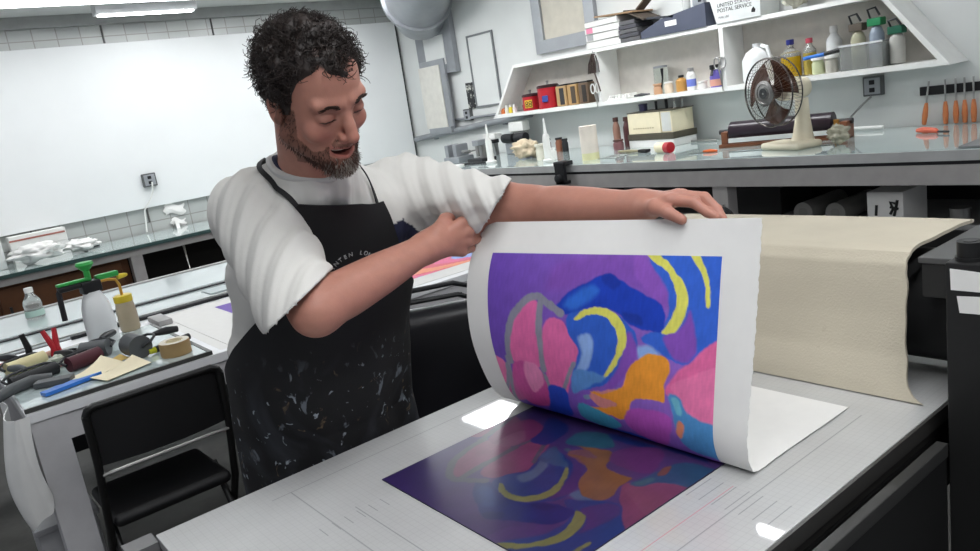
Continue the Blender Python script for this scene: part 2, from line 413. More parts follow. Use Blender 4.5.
card('cream_card', 'cream card on the slab leaning over to the left', (.445, 2.955, Z), (.17, .11), .55, Z, cream_card, .06)
card('cream_card', 'cream card at the front edge of the glass slab', (.505, 2.85, Z), (.17, .1), .35, Z+.002, cream_card, .05)
card('cream_card', 'small ochre card peeping out behind the other two cards', (.515, 3.02, Z), (.1, .06), .3, Z, mat('ochre_card', 'c4a65a', .7), .02)
t = thing('blue_scraper', 'bright blue plastic ink scraper at the front of the slab', 'scraper', (.345, 2.865, Z), .25)
g = G().prism([(-.085, -.02, .002), (.06, -.015, .002), (.11, .0, .002), (.04, .012, .002), (.02, .028, .002), (-.01, .02, .002), (-.03, .03, .002), (-.06, .018, .002), (-.085, .022, .002)], (0, 0, .012))
obj('blade', g, blue_plastic, t)
tag(obj('ink_scraper', G().box((.315, 2.96, Z+.012), (.12, .05, .02), (0, 0, -.5), .004), rub_grey), 'grey flat scraper beside the blue scraper', 'scraper')
t = thing('masking_tape', 'brown roll of tape at the right front corner of the slab', 'tape', (.70, 2.865, Z))
obj('roll', G().lathe([(.03, 0), (.052, 0), (.053, .004), (.053, .046), (.052, .05), (.03, .05), (.03, 0)], cap=False, n=32), mat('tan_tape', '9d8258', .6), t)
obj('core', G().lathe([(.029, .001), (.03, .001), (.03, .049), (.027, .049), (.027, .001)], cap=False, n=28), cream_card, t)
obj('top_film', G().lathe([(.031, .0505), (.0515, .0505)], cap=False, n=32), mat('pale_tape_side', 'c9c2b2', .5), t)
t = thing('marker', 'black marker with a yellow tip behind the tape roll', 'marker', (.70, 2.98, Z), .35)
obj('barrel', G().tube([(-.05, 0, .014), (.1, 0, .014)], .013, 14), black_plastic, t)
obj('tip', G().tube([(-.075, 0, .014), (-.05, 0, .014)], [.009, .012], 14), mat('lime_yellow', 'c7c92e', .4), t)
crumple('rag', (.40, 3.21, Z), (.05, .035, .02), 'small crumpled pale rag among the brayers on the slab', mat('pale_rag', 'b8bcae', .8), 8, 'rag')

# cloth hanging off the left end of the white table
CP = [(.200, 2.742), (.178, 2.732), (.152, 2.738), (.138, 2.775), (.150, 2.83), (.160, 2.92), (.155, 3.02), (.165, 3.12)]
def drape(u, v):
    k = u*(len(CP)-1); i = min(int(k), len(CP)-2); f_ = k-i
    x = CP[i][0]*(1-f_)+CP[i+1][0]*f_; y = CP[i][1]*(1-f_)+CP[i+1][1]*f_
    fl = math.sin(PI*v*.9)
    return (x-.035*fl*(1-abs(2*u-.8))-.008*math.sin(14*u+3*v), y-.02*fl*(1-u)+.006*math.sin(11*u), .855-(.27+.09*math.sin(PI*min(1, u*1.4))+.012*math.sin(19*u))*v)
g = G().grid(drape, 40, 30).thick(.003)
tag(obj('hanging_cloth', g, mat('white_cloth', 'd8d8d6', .8, var=.04)), 'white cloth hanging over the left front corner of the white table', 'cloth')
t = thing('storage_bin', 'grey white bin standing on the floor under the left end of the white table', 'bin', (.23, 3.15, 0))
obj('body', G().prism([(.14, 3.0, 0), (.33, 3.0, 0), (.33, 3.3, 0), (.14, 3.3, 0)], (0, 0, .36)), mat('bin_grey', 'a9a9ab', .5), t, True)
obj('rim', G().bx((.13, 2.99, .36), (.34, 3.31, .385), .006), MATS['bin_grey'], t, True)

obj('back_panel', G().bx((.3, 3.66, .385), (3.09, 3.685, .82), .002), mat('under_table_dark', '17181a', .6), wt, True)  # black sheet put in for the darkness under the table

# ---------------------------------------------------------------- folding chair
ch = thing('folding_chair', 'black folding chair with padded back pushed up to the white table', 'chair', (.525, 2.62, 0), 0)
pad = mat('black_vinyl', '121214', .55, var=.1)
def curvebox(g, w, h, t, c, tilt, bow):
    def f(u, v, s): return None
    gg = G().grid(lambda u, v: ((u-.5)*w, bow*(1-(2*u-1)**2), (v-.5)*h), 14, 6).thick(t)
    gg.bm.transform(Matrix.Translation(c) @ Matrix.Rotation(tilt, 4, 'X'))
    return gg
gb = curvebox(None, .40, .195, .022, (0, -.085, .785), .10, -.025)
obj('backrest', gb, pad, ch)
obj('seat', G().box((0, .19, .45), (.39, .38, .045), (-.04, 0, 0), .02, 3), pad, ch)
for s in (-1, 1):
    obj('back_leg', G().tube([(s*.205, -.10, .86), (s*.205, -.08, .70), (s*.21, .02, .45), (s*.215, .32, .02), (s*.215, .325, 0)], .013, 10), black_paint, ch)
    obj('front_leg', G().tube([(s*.185, .16, .47), (s*.19, .05, .3), (s*.195, -.12, .02), (s*.195, -.125, 0)], .012, 10), black_paint, ch)
obj('top_rail', G().tube([(-.205, -.10, .86), (-.198, -.103, .876), (-.18, -.106, .884), (0, -.118, .888), (.18, -.106, .884), (.198, -.103, .876), (.205, -.10, .86)], .012, 10), black_paint, ch)
obj('cross_bar', G().tube([(-.21, .2, .19), (.21, .2, .19)], .009, 10), dark_steel, ch)
obj('cross_bar', G().tube([(-.19, -.06, .12), (.19, -.06, .12)], .009, 10), dark_steel, ch)
obj('back_bar', G().tube([(-.2, -.07, .655), (.2, -.07, .655)], .006, 8), mat('worn_steel', '8a8a88', .4, .7), ch)

# ---------------------------------------------------------------- office chair
oc = thing('office_chair', 'black office chair with a rounded padded back behind the press bed', 'chair', (1.22, 2.06, 0), -.5)
obj('backrest', G().box((0, -.14, .79), (.52, .12, .46), (-.1, 0, 0), .055, 5), mat('black_leather', '15151a', .38, var=.1), oc)
obj('seat', G().box((0, .14, .5), (.52, .5, .12), None, .05, 4), MATS['black_leather'], oc)
obj('armrest', G().tube([(-.29, -.1, .56), (-.3, -.08, .70), (-.3, .2, .70), (-.29, .25, .55)], .02, 10), black_plastic, oc)
obj('armrest', G().tube([(.29, -.1, .56), (.3, -.08, .70), (.3, .2, .70), (.29, .25, .55)], .02, 10), black_plastic, oc)
obj('column', G().cyl((0, .14, .08), (0, .14, .45), .03), steel, oc)
for k in range(5):
    a = 2*PI*k/5+.3; x, y = .28*math.cos(a), .14+.28*math.sin(a)
    l = obj('foot', G().tube([(0, .14, .11), (x, y, .075)], [.026, .016], 10), black_plastic, oc)
    obj('caster', G().cyl((x-.012, y, .028), (x+.012, y, .028), .028, n=16), black_rubber, l)
for lab, m, pts in (('thick black cable draped over the office chair behind the man', black_rubber, [(1.0, 2.2, .93), (1.12, 2.22, 1.0), (1.3, 2.22, 1.005), (1.5, 2.22, .985), (1.7, 2.2, .9), (1.75, 2.2, .5), (1.75, 2.2, .012), (1.9, 2.3, .012)]),
                    ('second black cable just below the thicker one behind the man', black_plastic, [(.98, 2.18, .89), (1.1, 2.19, .955), (1.3, 2.2, .97), (1.5, 2.2, .945), (1.68, 2.18, .85), (1.72, 2.15, .4), (1.72, 2.15, .01), (1.85, 2.2, .01)])):
    tag(obj('cable', G().tube(pts, .009, 8), m), lab, 'cable', 'cables behind the office chair')
# ---------------------------------------------------------------- right bench
rb = thing('work_bench', 'long grey work bench with a glass top along the right wall', 'bench', (4.75, 3.4, 0))
BY0, BY1 = .2, 6.7
obj('glass_top', G().bx((4.2, BY0, .985), (5.33, BY1, 1.0)), glass_top, rb, True)
obj('bench_deck', G().bx((4.2, BY0, .955), (5.33, BY1, .984)), white_paint, rb, True)
obj('front_lip', G().bx((4.185, BY0, .945), (4.2, BY1, .998)), mat('lip_grey', 'b9bab9', .35, .2), rb, True)
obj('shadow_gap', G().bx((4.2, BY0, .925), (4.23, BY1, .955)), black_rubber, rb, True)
obj('front_rail', G().bx((4.19, BY0, .822), (4.24, BY1, .925)), rail_grey, rb, True)
for y in (.3, 1.45, 3.02, 4.62, 6.2):
    obj('leg', G().bx((4.2, y-.055, 0), (4.3, y+.055, .822)), rail_grey, rb, True)
obj('lower_shelf', G().bx((4.22, BY0, .50), (5.3, BY1, .53)), grey_paint, rb, True)
obj('back_board', G().bx((5.28, BY0, 0), (5.31, BY1, .95)), void_shade, rb, True)  # shade of the open space below the bench, put in as a dark sheet
# things on its lower shelf
t = thing('carton', 'white carton with black handwriting on the shelf under the right bench', 'carton', (4.5, 2.05, .531))
obj('box', G().box((0, 0, .115), (.3, .2, .22), None, .004), paper_white, t)
for pts in ([(0, -.05, .06), (0, -.045, .12)], [(0, .03, .07), (0, .045, .1), (0, .03, .14), (0, .06, .13)], [(0, .05, .06), (0, .06, .1), (0, .07, .15)], [(0, .03, .11), (0, .075, .1)]):
    obj('marking', G().tube([(-.151, -y, z+.03) for _, y, z in pts], .008, 6), black_ink, t)
for i, (y, z, lab) in enumerate(((2.42, .12, 'grey white roll under the right bench left of the carton'), (2.63, .11, 'second pale roll under the right bench, farther left of the carton'))):
    t = thing('paper_roll', lab, 'roll', (4.5, y, .531), 0, 'rolls under the right bench')
    obj('roll', G().cyl((0, 0, .065), (.45, 0, .065), .064, n=24), mat('dim_paper', '83827e', .7), t)
    obj('core', G().cyl((-.002, 0, .065), (0, 0, .065), .03, n=20), mat('dim_core', '777672', .7), t)
t = thing('metal_can', 'small steel can under the right end of the bench', 'can', (4.5, 1.72, .531))
obj('can', G().lathe([(.05, 0), (.05, .10), (.052, .103)]), steel, t)
obj('lid', G().lathe([(.053, .103), (.053, .112), (.02, .115)]), steel, t)
tag(obj('dark_crate', G().bx((4.7, 2.9, .531), (5.1, 4.3, .72), .01), mat('dark_crate', '2b2a2a', .6)), 'dark crate on the lower shelf behind the hose', 'crate')
t = thing('hose', 'coil of black hose hanging on the bench leg behind the raised hand', 'hose', (4.17, 2.93, .5))
g = G()
for k in range(3):
    g.tube([(4.165-.02*k*0-.022*k, 3.0+(.11-.01*k)*math.cos(a), .57+(.12-.008*k)*math.sin(a)) for a in np.linspace(0, 2*PI, 29)[:-1]], .012, 8, closed=True)
obj('coil', g, black_rubber, t, True)
obj('hook', G().tube([(4.2, 3.0, .70), (4.10, 3.0, .69), (4.095, 3.0, .715)], .006, 8), steel, t, True)

# clamp lamp on the bench edge
t = thing('edge_clamp', 'black clamp screwed to the front edge of the right bench', 'clamp', (4.185, 4.4, .87))
obj('body', G().bx((4.12, 4.34, 1.0), (4.22, 4.46, 1.035), .006).bx((4.115, 4.35, .86), (4.15, 4.45, 1.03), .006).bx((4.115, 4.35, .86), (4.185, 4.45, .885), .006), black_plastic, t, True)
obj('screw_knob', G().lathe([(.03, 0), (.03, .03), (.01, .035)], (4.115, 4.40, .91), 16, (0, -PI/2, 0)), dark_steel, t, True)

# ---- clutter on the right bench
def glue(lab, x, y):
    t = thing('glue_bottle', lab, 'bottle', (x, y, 1.0), 0, 'tall white bottles with long nozzles')
    obj('bottle', G().lathe([(0, 0), (.045, 0), (.05, .01), (.05, .02), (.032, .03), (.03, .2), (.024, .23)]), white_plastic, t)
    obj('nozzle', G().lathe([(.016, .23), (.012, .27), (.006, .36)]), white_plastic, t)
    return t
glue('tall white nozzle bottle on the bench among the metal tools', 4.5, 5.7)
glue('tall white nozzle bottle on the bench right of the crumpled cloth', 4.42, 4.83)
t = thing('paper_cylinder', 'upright cream roll of paper standing near the front of the right bench', 'roll', (4.45, 4.37, 1.0))
obj('roll', G().lathe([(.069, .055), (.069, .265), (.03, .265), (.03, .25)]), mat('cream_paper', 'dfd5c9', .8), t)
obj('foot', G().lathe([(.0, 0), (.069, 0), (.0685, .055), (.0, .055)]), mat('pale_yellow', 'dcd8a8', .7), t)
# bottles beside the cream box
def small_bottle(name, lab, loc, r, h, m, capm, neck=.35, cat='bottle', group=None, liquid=None):
    t = thing(name, lab, cat, loc, 0, group)
    obj('body', G().lathe([(0, 0), (r*.95, 0), (r, .01*h/.1), (r, h*.66), (r*.85, h*.74), (r*neck, h*.84), (r*neck, h*.9)]), m, t)
    obj('cap', G().lathe([(r*neck*1.2, h*.86), (r*neck*1.25, h*.87), (r*neck*1.2, h), (r*neck*.8, h*1.005)]), capm, t)
    return t
small_bottle('brown_bottle', 'slim brown bottle with a dark cap at the left of the cream box', (5.15, 4.71, 1.0), .032, .26, mat('brown_clay', '8f6a5c', .5), mat('dark_brown', '4c2f2b', .5), .6)
small_bottle('brown_bottle', 'dark red brown bottle touching the cream box', (5.18, 4.60, 1.0), .045, .255, mat('maroon', '4c2a2c', .4), MATS['dark_brown'], .7)
small_bottle('ink_pot', 'small dull red pot at the foot of the dark red bottle', (4.98, 4.55, 1.0), .045, .085, mat('dull_maroon', '7a5154', .5), MATS['dark_brown'], .8, 'pot')
t = thing('white_carton', 'low white carton under the dark tray on the right bench', 'box', (5.15, 4.22, 1.0), -.12)
obj('box', G().box((0, 0, .03), (.26, .52, .06), None, .004), paper_white, t)
t = thing('dark_tray', 'dark tray lying between the white carton and the cream box', 'tray', (5.15, 4.22, 1.0605), -.12)
obj('tray', G().box((0, 0, .025), (.27, .53, .05), None, .004), mat('dark_olive', '4b463a', .6), t)
cbx = thing('cream_box', 'cream cardboard box with faint printing stacked on the dark tray', 'box', (5.15, 4.22, 1.111), -.12)
obj('box', G().box((0, .07, .085), (.24, .38, .17), None, .003).box((0, -.19, .085), (.24, .12, .17), None, .003), cream_card, cbx)
g = G()
for k in range(9): g.box((-.1215, .19-.028*k, .045), (.002, .016, .008))
obj('printing', g, mat('faint_brown', 'a99a78', .7), cbx)
obj('grey_panel', G().box((-.1215, -.19, .085), (.002, .1, .15)), mat('pale_grey_card', 'c3c4c0', .7), cbx)
obj('lid_edge', G().box((0, 0, .174), (.245, .52, .008)), mat('dark_olive', '4b463a', .6), cbx)
for i, (x, y, h, r, m, lab) in enumerate(((5.12, 4.36, .06, .035, mat('navy_cap', '23233a', .4), 'dark blue pot standing on the cream box'), (5.14, 4.24, .07, .01, black_plastic, 'thin black tube standing on the cream box next to the blue pot'), (5.16, 4.15, .075, .012, black_plastic, 'black tube standing in the middle of the cream box'), (5.12, 4.04, .07, .01, clear_plastic, 'short clear tube standing on the right of the cream box'), (5.14, 3.98, .085, .01, clear_plastic, 'taller clear tube at the right end of the cream box'))):
    t = thing('tube', lab, 'tube', (x, y, 1.290), 0)
    obj('body', G().lathe([(0, 0), (r, 0), (r, h*.8)]), m, t)
    obj('cap', G().lathe([(r*1.08, h*.8), (r*1.08, h), (r*.6, h*1.01)]), m, t)
t = thing('tape_roll', 'small cream roll with a red end lying in front of the cream box', 'roll', (4.62, 3.78, 1.0), -.2)
obj('roll', G().cyl((0, .07, .04), (0, -.03, .04), .038, n=22), cream_card, t)
obj('red_end', G().cyl((0, -.03, .04), (0, -.08, .04), .04, n=22), red_plastic, t)
t = thing('ink_brush', 'flat brush with a black head lying on the right bench', 'brush', (4.72, 4.15, 1.0), -.15)
obj('handle', G().tube([(0, .2, .012), (0, .05, .014), (0, -.06, .012)], [.009, .013, .01], 10), mat('olive_wood', '8a8266', .5), t)
obj('head', G().box((0, -.11, .014), (.05, .1, .024), None, .005), black_plastic, t)
tag(obj('plastic_wrap', G().grid(lambda u, v: (4.45+.2*u, 4.1+.2*v, 1.003+.012*math.sin(9*u+4*v)**2*math.sin(PI*u)*math.sin(PI*v)), 16, 16).thick(.002), clear_plastic), 'scrap of clear plastic wrap beside the cream paper roll', 'wrap')
t = thing('ink_knife', 'orange handled ink knife lying on the bench left of the fan', 'knife', (4.52, 3.30, 1.0), .2)
obj('handle', G().tube([(0, .05, .011), (0, 0, .012), (0, -.05, .008)], [.008, .012, .008], 10), orange_plastic, t)
obj('blade', G().bx((-.012, .05, .008), (.012, .16, .0095)), steel, t)
tag(obj('glass_rod', G().tube([(5.18, 3.95, 1.012), (5.14, 3.68, 1.012)], .009, 10), steel), 'thin steel rod lying between the cream box and the fan', 'rod')
tag(obj('white_tube', G().tube([(5.24, 2.78, 1.02), (5.22, 2.45, 1.02)], .012, 10), white_plastic), 'thin white tube lying on the bench behind the fan foot', 'tube')

# left clutter: metal tools
crumple('crumpled_cloth', (4.75, 5.47, 1.0), (.1, .14, .08), 'crumpled beige cloth on the bench between the two nozzle bottles', mat('beige_cloth', 'c9b99f', .85), 4, 'cloth')
small_bottle('white_pot', 'small off white pot on the bench right of the beige cloth', (4.56, 5.08, 1.0), .035, .14, mat('off_white', 'd8d4c4', .5), mat('off_white', 'd8d4c4', .5), .95, 'pot')
small_bottle('white_pot', 'small white pot against the right nozzle bottle', (4.55, 4.92, 1.0), .04, .1, white_plastic, white_plastic, .6, 'pot')
t = thing('machine_vise', 'grey metal vise at the far left of the right bench', 'vise', (4.72, 6.5, 1.0))
obj('base', G().box((0, 0, .03), (.2, .26, .06), None, .01), galv, t)
obj('jaw', G().box((0, .09, .12), (.16, .06, .13), None, .012), galv, t)
obj('jaw', G().box((0, -.05, .12), (.16, .06, .13), None, .012), galv, t)
obj('screw', G().cyl((0, .2, .1), (0, -.2, .1), .018), steel, t)
obj('handle', G().cyl((-.08, -.2, .1), (.08, -.2, .1), .008), steel, t)
t = thing('metal_press', 'small steel hand press on the bench right of the vise', 'press', (4.72, 6.12, 1.0))
obj('base', G().box((0, 0, .015), (.18, .24, .03), None, .005), dark_steel, t)
obj('column', G().box((.03, 0, .11), (.06, .07, .17), None, .01), steel, t)
obj('head', G().box((0, 0, .18), (.12, .1, .06), None, .012), galv, t)
obj('ram', G().cyl((-.04, 0, .05), (-.04, 0, .16), .018), steel, t)
t = thing('black_knobs_tool', 'black double knob tool standing behind the crumpled beige cloth', 'tool', (5.15, 6.02, .97+.03))
obj('stand', G().box((0, 0, .06), (.14, .3, .12), None, .01), galv, t)
for y in (-.1, .09):
    obj('knob', G().cyl((-.06, y-.075, .165), (-.06, y+.075, .165), .045, n=20), black_rubber, t)
obj('top_block', G().box((.02, .0, .27), (.1, .22, .1), None, .015), white_plastic, t)
obj('arm', G().box((.03, .0, .17), (.05, .2, .12), None, .01), steel, t)
t = thing('metal_bracket', 'pale metal bracket with black end on the bench behind the left nozzle bottle', 'bracket', (5.1, 6.38, 1.0))
obj('plate', G().box((0, 0, .2), (.1, .2, .06), None, .01), paper_white, t)
obj('post', G().box((.02, 0, .09), (.05, .05, .18), None, .006), steel, t)
obj('black_end', G().box((-.02, -.02, .15), (.08, .12, .04), None, .008), black_plastic, t)
for x, y, h, r, m, lab in ((5.1, 5.56, .13, .035, mat('dark_umber', '5b4a42', .5), 'dark umber jar behind the beige cloth'), (5.12, 5.42, .13, .035, mat('rust', '8b5a44', .5), 'rust brown jar just right of the right nozzle bottle'), (5.08, 5.30, .12, .03, dark_steel, 'dark metal jar touching the right side of the rust brown jar')):
    small_bottle('jar', lab, (x, y, 1.0), r, h, m, dark_steel, .8, 'jar')
tag(obj('flat_file', G().box((4.5, 5.95, 1.008), (.05, .36, .014), (0, 0, .15), .003), dark_steel), 'long dark flat file lying in front of the metal press', 'file')
tag(obj('round_dish', G().lathe([(0, 0), (.08, 0), (.085, .012), (.02, .02)], (4.38, 6.1, 1.0), 24), white_plastic), 'round white lid at the front left edge of the right bench', 'lid')

# pipe, leaning boards, wall frames
t = thing('wall_pipe', 'grey conduit pipe sloping along the wall above the far bench end', 'pipe', (5.28, 7.0, 1.3))
obj('pipe', G().tube([(5.29, 8.1, 1.23), (5.29, 5.95, 1.37)], .035, 14), galv, t, True)
for y in (7.7, 6.4): obj('bracket', G().box((5.315, y, 1.23+.065*(8.1-y)), (.05, .04, .1), None, .006), galv, t, True)
tag(obj('thin_pipe', G().tube([(5.31, 7.4, 1.405), (5.31, 5.9, 1.41)], .014, 10), galv), 'thin grey conduit above the sloping pipe', 'pipe')
def wframe(name, lab, y0, y1, z0, z1, w, d, fm, pm, cat, x=5.339):
    t = thing(name, lab, cat, (x, (y0+y1)/2, z0))
    for a, b in (((y0, z0), (y1, z0+w)), ((y0, z1-w), (y1, z1)), ((y0, z0+w), (y0+w, z1-w)), ((y1-w, z0+w), (y1, z1-w))):
        obj('frame_bar', G().bx((x-d, a[0], a[1]), (x, b[0], b[1]), .002), fm, t, True)
    if pm: obj('panel', G().bx((x-d*.5, y0+w, z0+w), (x-d*.2, y1-w, z1-w)), pm, t, True)
    return t
wframe('framed_screen', 'big grey framed screen with a cream panel on the wall above the shelf', 4.95, 5.75, 1.92, 2.75, .12, .05, galv, mat('cream_panel', 'c9c3b5', .6), 'screen')
wframe('wire_frame', 'thin grey frame outlining a blank white panel beside the shelf', 6.42, 6.86, 1.50, 2.26, .02, .02, mat('thin_frame_grey', '75787a', .5), white_paint, 'frame')
t = thing('drawing_board', 'tall white board in a grey frame leaning at the far end of the right wall', 'board', (5.25, 7.5, 1.27))
obj('frame', G().bx((5.24, 7.22, 1.34), (5.27, 7.70, 2.09), .004), galv, t, True)
obj('panel', G().bx((5.225, 7.31, 1.34), (5.239, 7.72, 2.03), .003), mat('warm_white', 'd4d1c9', .5), t, True)
obj('foot', G().bx((5.22, 7.25, 1.27), (5.3, 7.68, 1.34), .004), galv, t, True)
tag(obj('sign_strip', G().bx((5.325, 6.88, 1.50), (5.338, 7.0, 1.78), .002), mat('black_strip', '26272a', .6, stain=(16, .52, .56, 'b9b9b0'))), 'narrow black strip of stickers on the wall beside the thin frame', 'sign')

# air duct with grey column
t = thing('air_duct', 'fat grey ventilation duct bending down in the far corner', 'duct', (5.0, 7.6, 2.2))
g = G().tube([(4.78, 6.6, 2.95), (4.86, 6.85, 2.87), (4.96, 7.1, 2.78), (5.08, 7.3, 2.68), (5.22, 7.45, 2.58)], [.36, .36, .36, .34, .30], 30)
obj('elbow', g, galv, t, True, 60)
obj('flange', G().tube([(5.0, 7.18, 2.745), (5.02, 7.22, 2.73)], [.385, .385], 30), galv, t, True)
obj('column', G().bx((5.27, 7.05, 1.92), (5.335, 7.75, 2.88), .004), mat('duct_grey', '8f9296', .5, .2), t, True)
obj('white_plate', G().bx((5.26, 7.2, 2.02), (5.272, 7.58, 2.34), .003), white_paint, t, True)
obj('down_pipe', G().bx((5.30, 7.52, 1.40), (5.335, 7.64, 2.4), .004), galv, t, True)

# magnetic strip and tools
ms = tag(obj('magnetic_strip', G().bx((5.315, 1.55, 1.19), (5.341, 2.26, 1.245), .004), black_plastic), 'black magnetic strip holding orange tools on the right wall', 'tool holder')
def scr(lab, y, tilt, z=1.235):
    t = thing('carving_tool', lab, 'tool', (5.295, y, z), 0, 'orange handled tools on the magnetic strip')
    M = Matrix.Rotation(tilt, 4, 'X')
    def q(g): g.bm.transform(M); return g
    obj('shank', q(G().tube([(0, 0, .045), (0, 0, -.11)], .006, 8)), steel, t)
    obj('handle', q(G().tube([(0, 0, -.09), (0, 0, -.12), (0, 0, -.17), (0, 0, -.225), (0, 0, -.23)], [.009, .014, .017, .013, .008], 12)), wood_orange, t)
    return t
for lab, y, tl in (('tilted orange handled tool at the left end of the magnetic strip', 2.20, .13), ('first upright orange tool right of the tilted one', 2.10, 0), ('second upright orange tool right of the tilted one', 2.04, 0), ('third upright orange tool right of the tilted one', 1.99, 0), ('fourth upright orange tool right of the tilted one', 1.94, 0), ('separate orange tool at the right end of the magnetic strip', 1.83, 0)):
    scr(lab, y, tl)
t = thing('loose_tool', 'orange handled tool lying flat on the bench under the magnetic strip', 'tool', (4.9, 2.03, 1.0), -.45)
obj('handle', G().tube([(0, .1, .016), (0, .05, .02), (0, -.04, .017), (0, -.06, .01)], [.012, .018, .016, .01], 12), mat('coral_plastic', 'd8694e', .4), t)
obj('blade', G().tube([(0, -.06, .012), (0, -.14, .012)], .006, 8), dark_steel, t)
tag(obj('right_tray', G().bx((4.22, .9, 1.001), (4.5, 1.62, 1.012), .003), mat('grey_tray', '77797a', .4)), 'flat grey plate at the right end of the bench', 'plate')

# ---------------------------------------------------------------- fan and cradle roller
bw = thing('ink_roller', 'big dark purple ink roller resting in a wooden cradle behind the fan', 'roller', (4.86, 2.95, 1.0), .18)
obj('roller', G().cyl((0, .36, .105), (0, -.33, .105), .068, n=32), mat('purple_black_rubber', '2a1e28', .3), bw)
for s in (1, -1):
    c = obj('axle', G().cyl((0, s*.33, .105), (0, s*.45, .105), .018), dark_steel, bw)
    obj('end_block', G().box((0, s*.40-.01, .055), (.14, .05, .11), None, .008), wood_red, bw)
obj('base_rail', G().box((-.06, 0, .012), (.05, .86, .024), None, .004).box((.06, 0, .012), (.05, .86, .024), None, .004), wood_red, bw)
obj('white_rail', G().box((-.09, 0, .05), (.008, .7, .03)), white_paint, bw)
fan = thing('desk_fan', 'cream desk fan with brown see-through blades on the right bench', 'fan', (4.56, 2.68, 1.0), math.radians(163))
obj('base', G().box((.02, -.03, .022), (.2, .34, .044), None, .02, 4), cream_plastic, fan)
obj('neck', G().tube([(-.05, 0, .03), (-.055, 0, .08), (-.06, 0, .18), (-.06, 0, .30)], [.075, .06, .045, .04], 18), cream_plastic, fan)
obj('motor_housing', G().tube([(-.10, 0, .365), (-.09, 0, .365), (0, 0, .365), (.10, 0, .365)], [.03, .06, .07, .062], 24), cream_plastic, fan)
FX, FZ = .165, .365
g = G()
R_ = .205
g.tube([(FX-.045, R_*math.cos(a), FZ+R_*math.sin(a)) for a in np.linspace(0, 2*PI, 61)[:-1]], .0045, 6, closed=True)
g.tube([(FX+.03, R_*math.cos(a), FZ+R_*math.sin(a)) for a in np.linspace(0, 2*PI, 61)[:-1]], .0055, 6, closed=True)
g.tube([(FX+.055, .15*math.cos(a), FZ+.15*math.sin(a)) for a in np.linspace(0, 2*PI, 49)[:-1]], .002, 6, closed=True)
for k in range(56):
    a = 2*PI*k/56; c, s_ = math.cos(a), math.sin(a)
    g.tube([(FX+.062, .075*c, FZ+.075*s_), (FX+.058, .15*c, FZ+.15*s_), (FX+.03, R_*c, FZ+R_*s_), (FX-.045, R_*c, FZ+R_*s_), (FX-.06, .09*c, FZ+.09*s_)], .0011, 4)
obj('guard', g, mat('chrome_wire', '6b6663', .25, .9), fan)
brown_clear = mat('brown_clear_plastic', '5a3524', .12, trans=.35, var=.05)
for k in range(3):
    a0 = 2*PI*k/3+.45
    def bl(u, v, a0=a0):
        r = .035+.16*u; a = a0+(v-.5)*(1.05+.55*u)+.25*u
        return (FX-.005+.035*(v-.5)*(.6+.6*u), r*math.cos(a), FZ+r*math.sin(a))
    obj('blade', G().grid(bl, 10, 10).thick(.003), brown_clear, fan)
obj('hub', G().lathe([(.04, -.03), (.045, 0), (.03, .03), (.0, .035)], (FX-.01, 0, FZ), 24, (0, PI/2, 0)), brown_clear, fan)
b = obj('badge', G().lathe([(.078, 0), (.078, .006), (.06, .01), (.058, .006), (.04, .007), (.038, .012), (.0, .013)], (FX+.057, 0, FZ), 32, (0, PI/2, 0)), mat('chrome_badge', '8f8d8b', .25, .8), fan)
obj('badge_ring', G().lathe([(.03, .0121), (.033, .0145), (.018, .0145), (.016, .0128)], (FX+.057, 0, FZ), 28, (0, PI/2, 0)), dark_steel, b)
crumple('cellophane', (4.62, 2.44, 1.0), (.06, .06, .05), 'crumpled clear cellophane at the right foot of the fan', mat('cellophane', 'c7c3ae', .15, trans=.4), 6, 'wrap')
tag(obj('wood_peg', G().box((4.72, 2.50, 1.07), (.03, .03, .14), (0, 0, .3), .004), mat('amber_wood', 'a9772f', .5)), 'upright amber wooden peg between the fan and the cellophane', 'peg')

# ---------------------------------------------------------------- wall shelf
SX0, SX1 = 5.08, 5.338
sh = thing('wall_shelf', 'long white wall shelf with slanted ends above the right bench', 'shelf', (5.2, 4.2, 1.375))
P0, P1, Q0, Q1 = 6.28, 5.88, 1.98, 2.37     # outline: bottom-left, top-left, bottom-right, top-right (y)
ZB, ZT = 1.375, 1.86
obj('bottom_board', G().prism([(SX0, P0, ZB), (SX0, Q0, ZB), (SX0, Q0+.035, ZB+.035), (SX0, P0-.03, ZB+.035)], (SX1-SX0, 0, 0)), shelf_white, sh, True)
obj('top_board', G().prism([(SX0, P1+.03, ZT-.03), (SX0, Q1-.03, ZT-.03), (SX0, Q1, ZT), (SX0, P1, ZT)], (SX1-SX0, 0, 0)), shelf_white, sh, True)
obj('end_board', G().prism([(SX0-.003, P0, ZB), (SX0-.003, P0-.04, ZB), (SX0-.003, P1-.03, ZT), (SX0-.003, P1, ZT)], (SX1-SX0+.002, 0, 0)), shelf_white, sh, True)
obj('end_board', G().prism([(SX0-.003, Q0, ZB), (SX0-.003, Q0+.045, ZB), (SX0-.003, Q1+.035, ZT), (SX0-.003, Q1, ZT)], (SX1-SX0+.002, 0, 0)), shelf_white, sh, True)
for y in (4.79, 3.53): obj('divider', G().bx((SX0, y-.018, ZB+.034), (SX1, y+.018, ZT-.028)), shelf_white, sh, True)
obj('back_panel', G().prism([(SX1-.008, P0-.03, ZB+.034), (SX1-.008, Q0+.035, ZB+.034), (SX1-.008, Q1, ZT-.028), (SX1-.008, P1, ZT-.028)], (.006, 0, 0)), mat('shelf_back', 'cfcac2', .6), sh, True)
SZ = ZB+.036
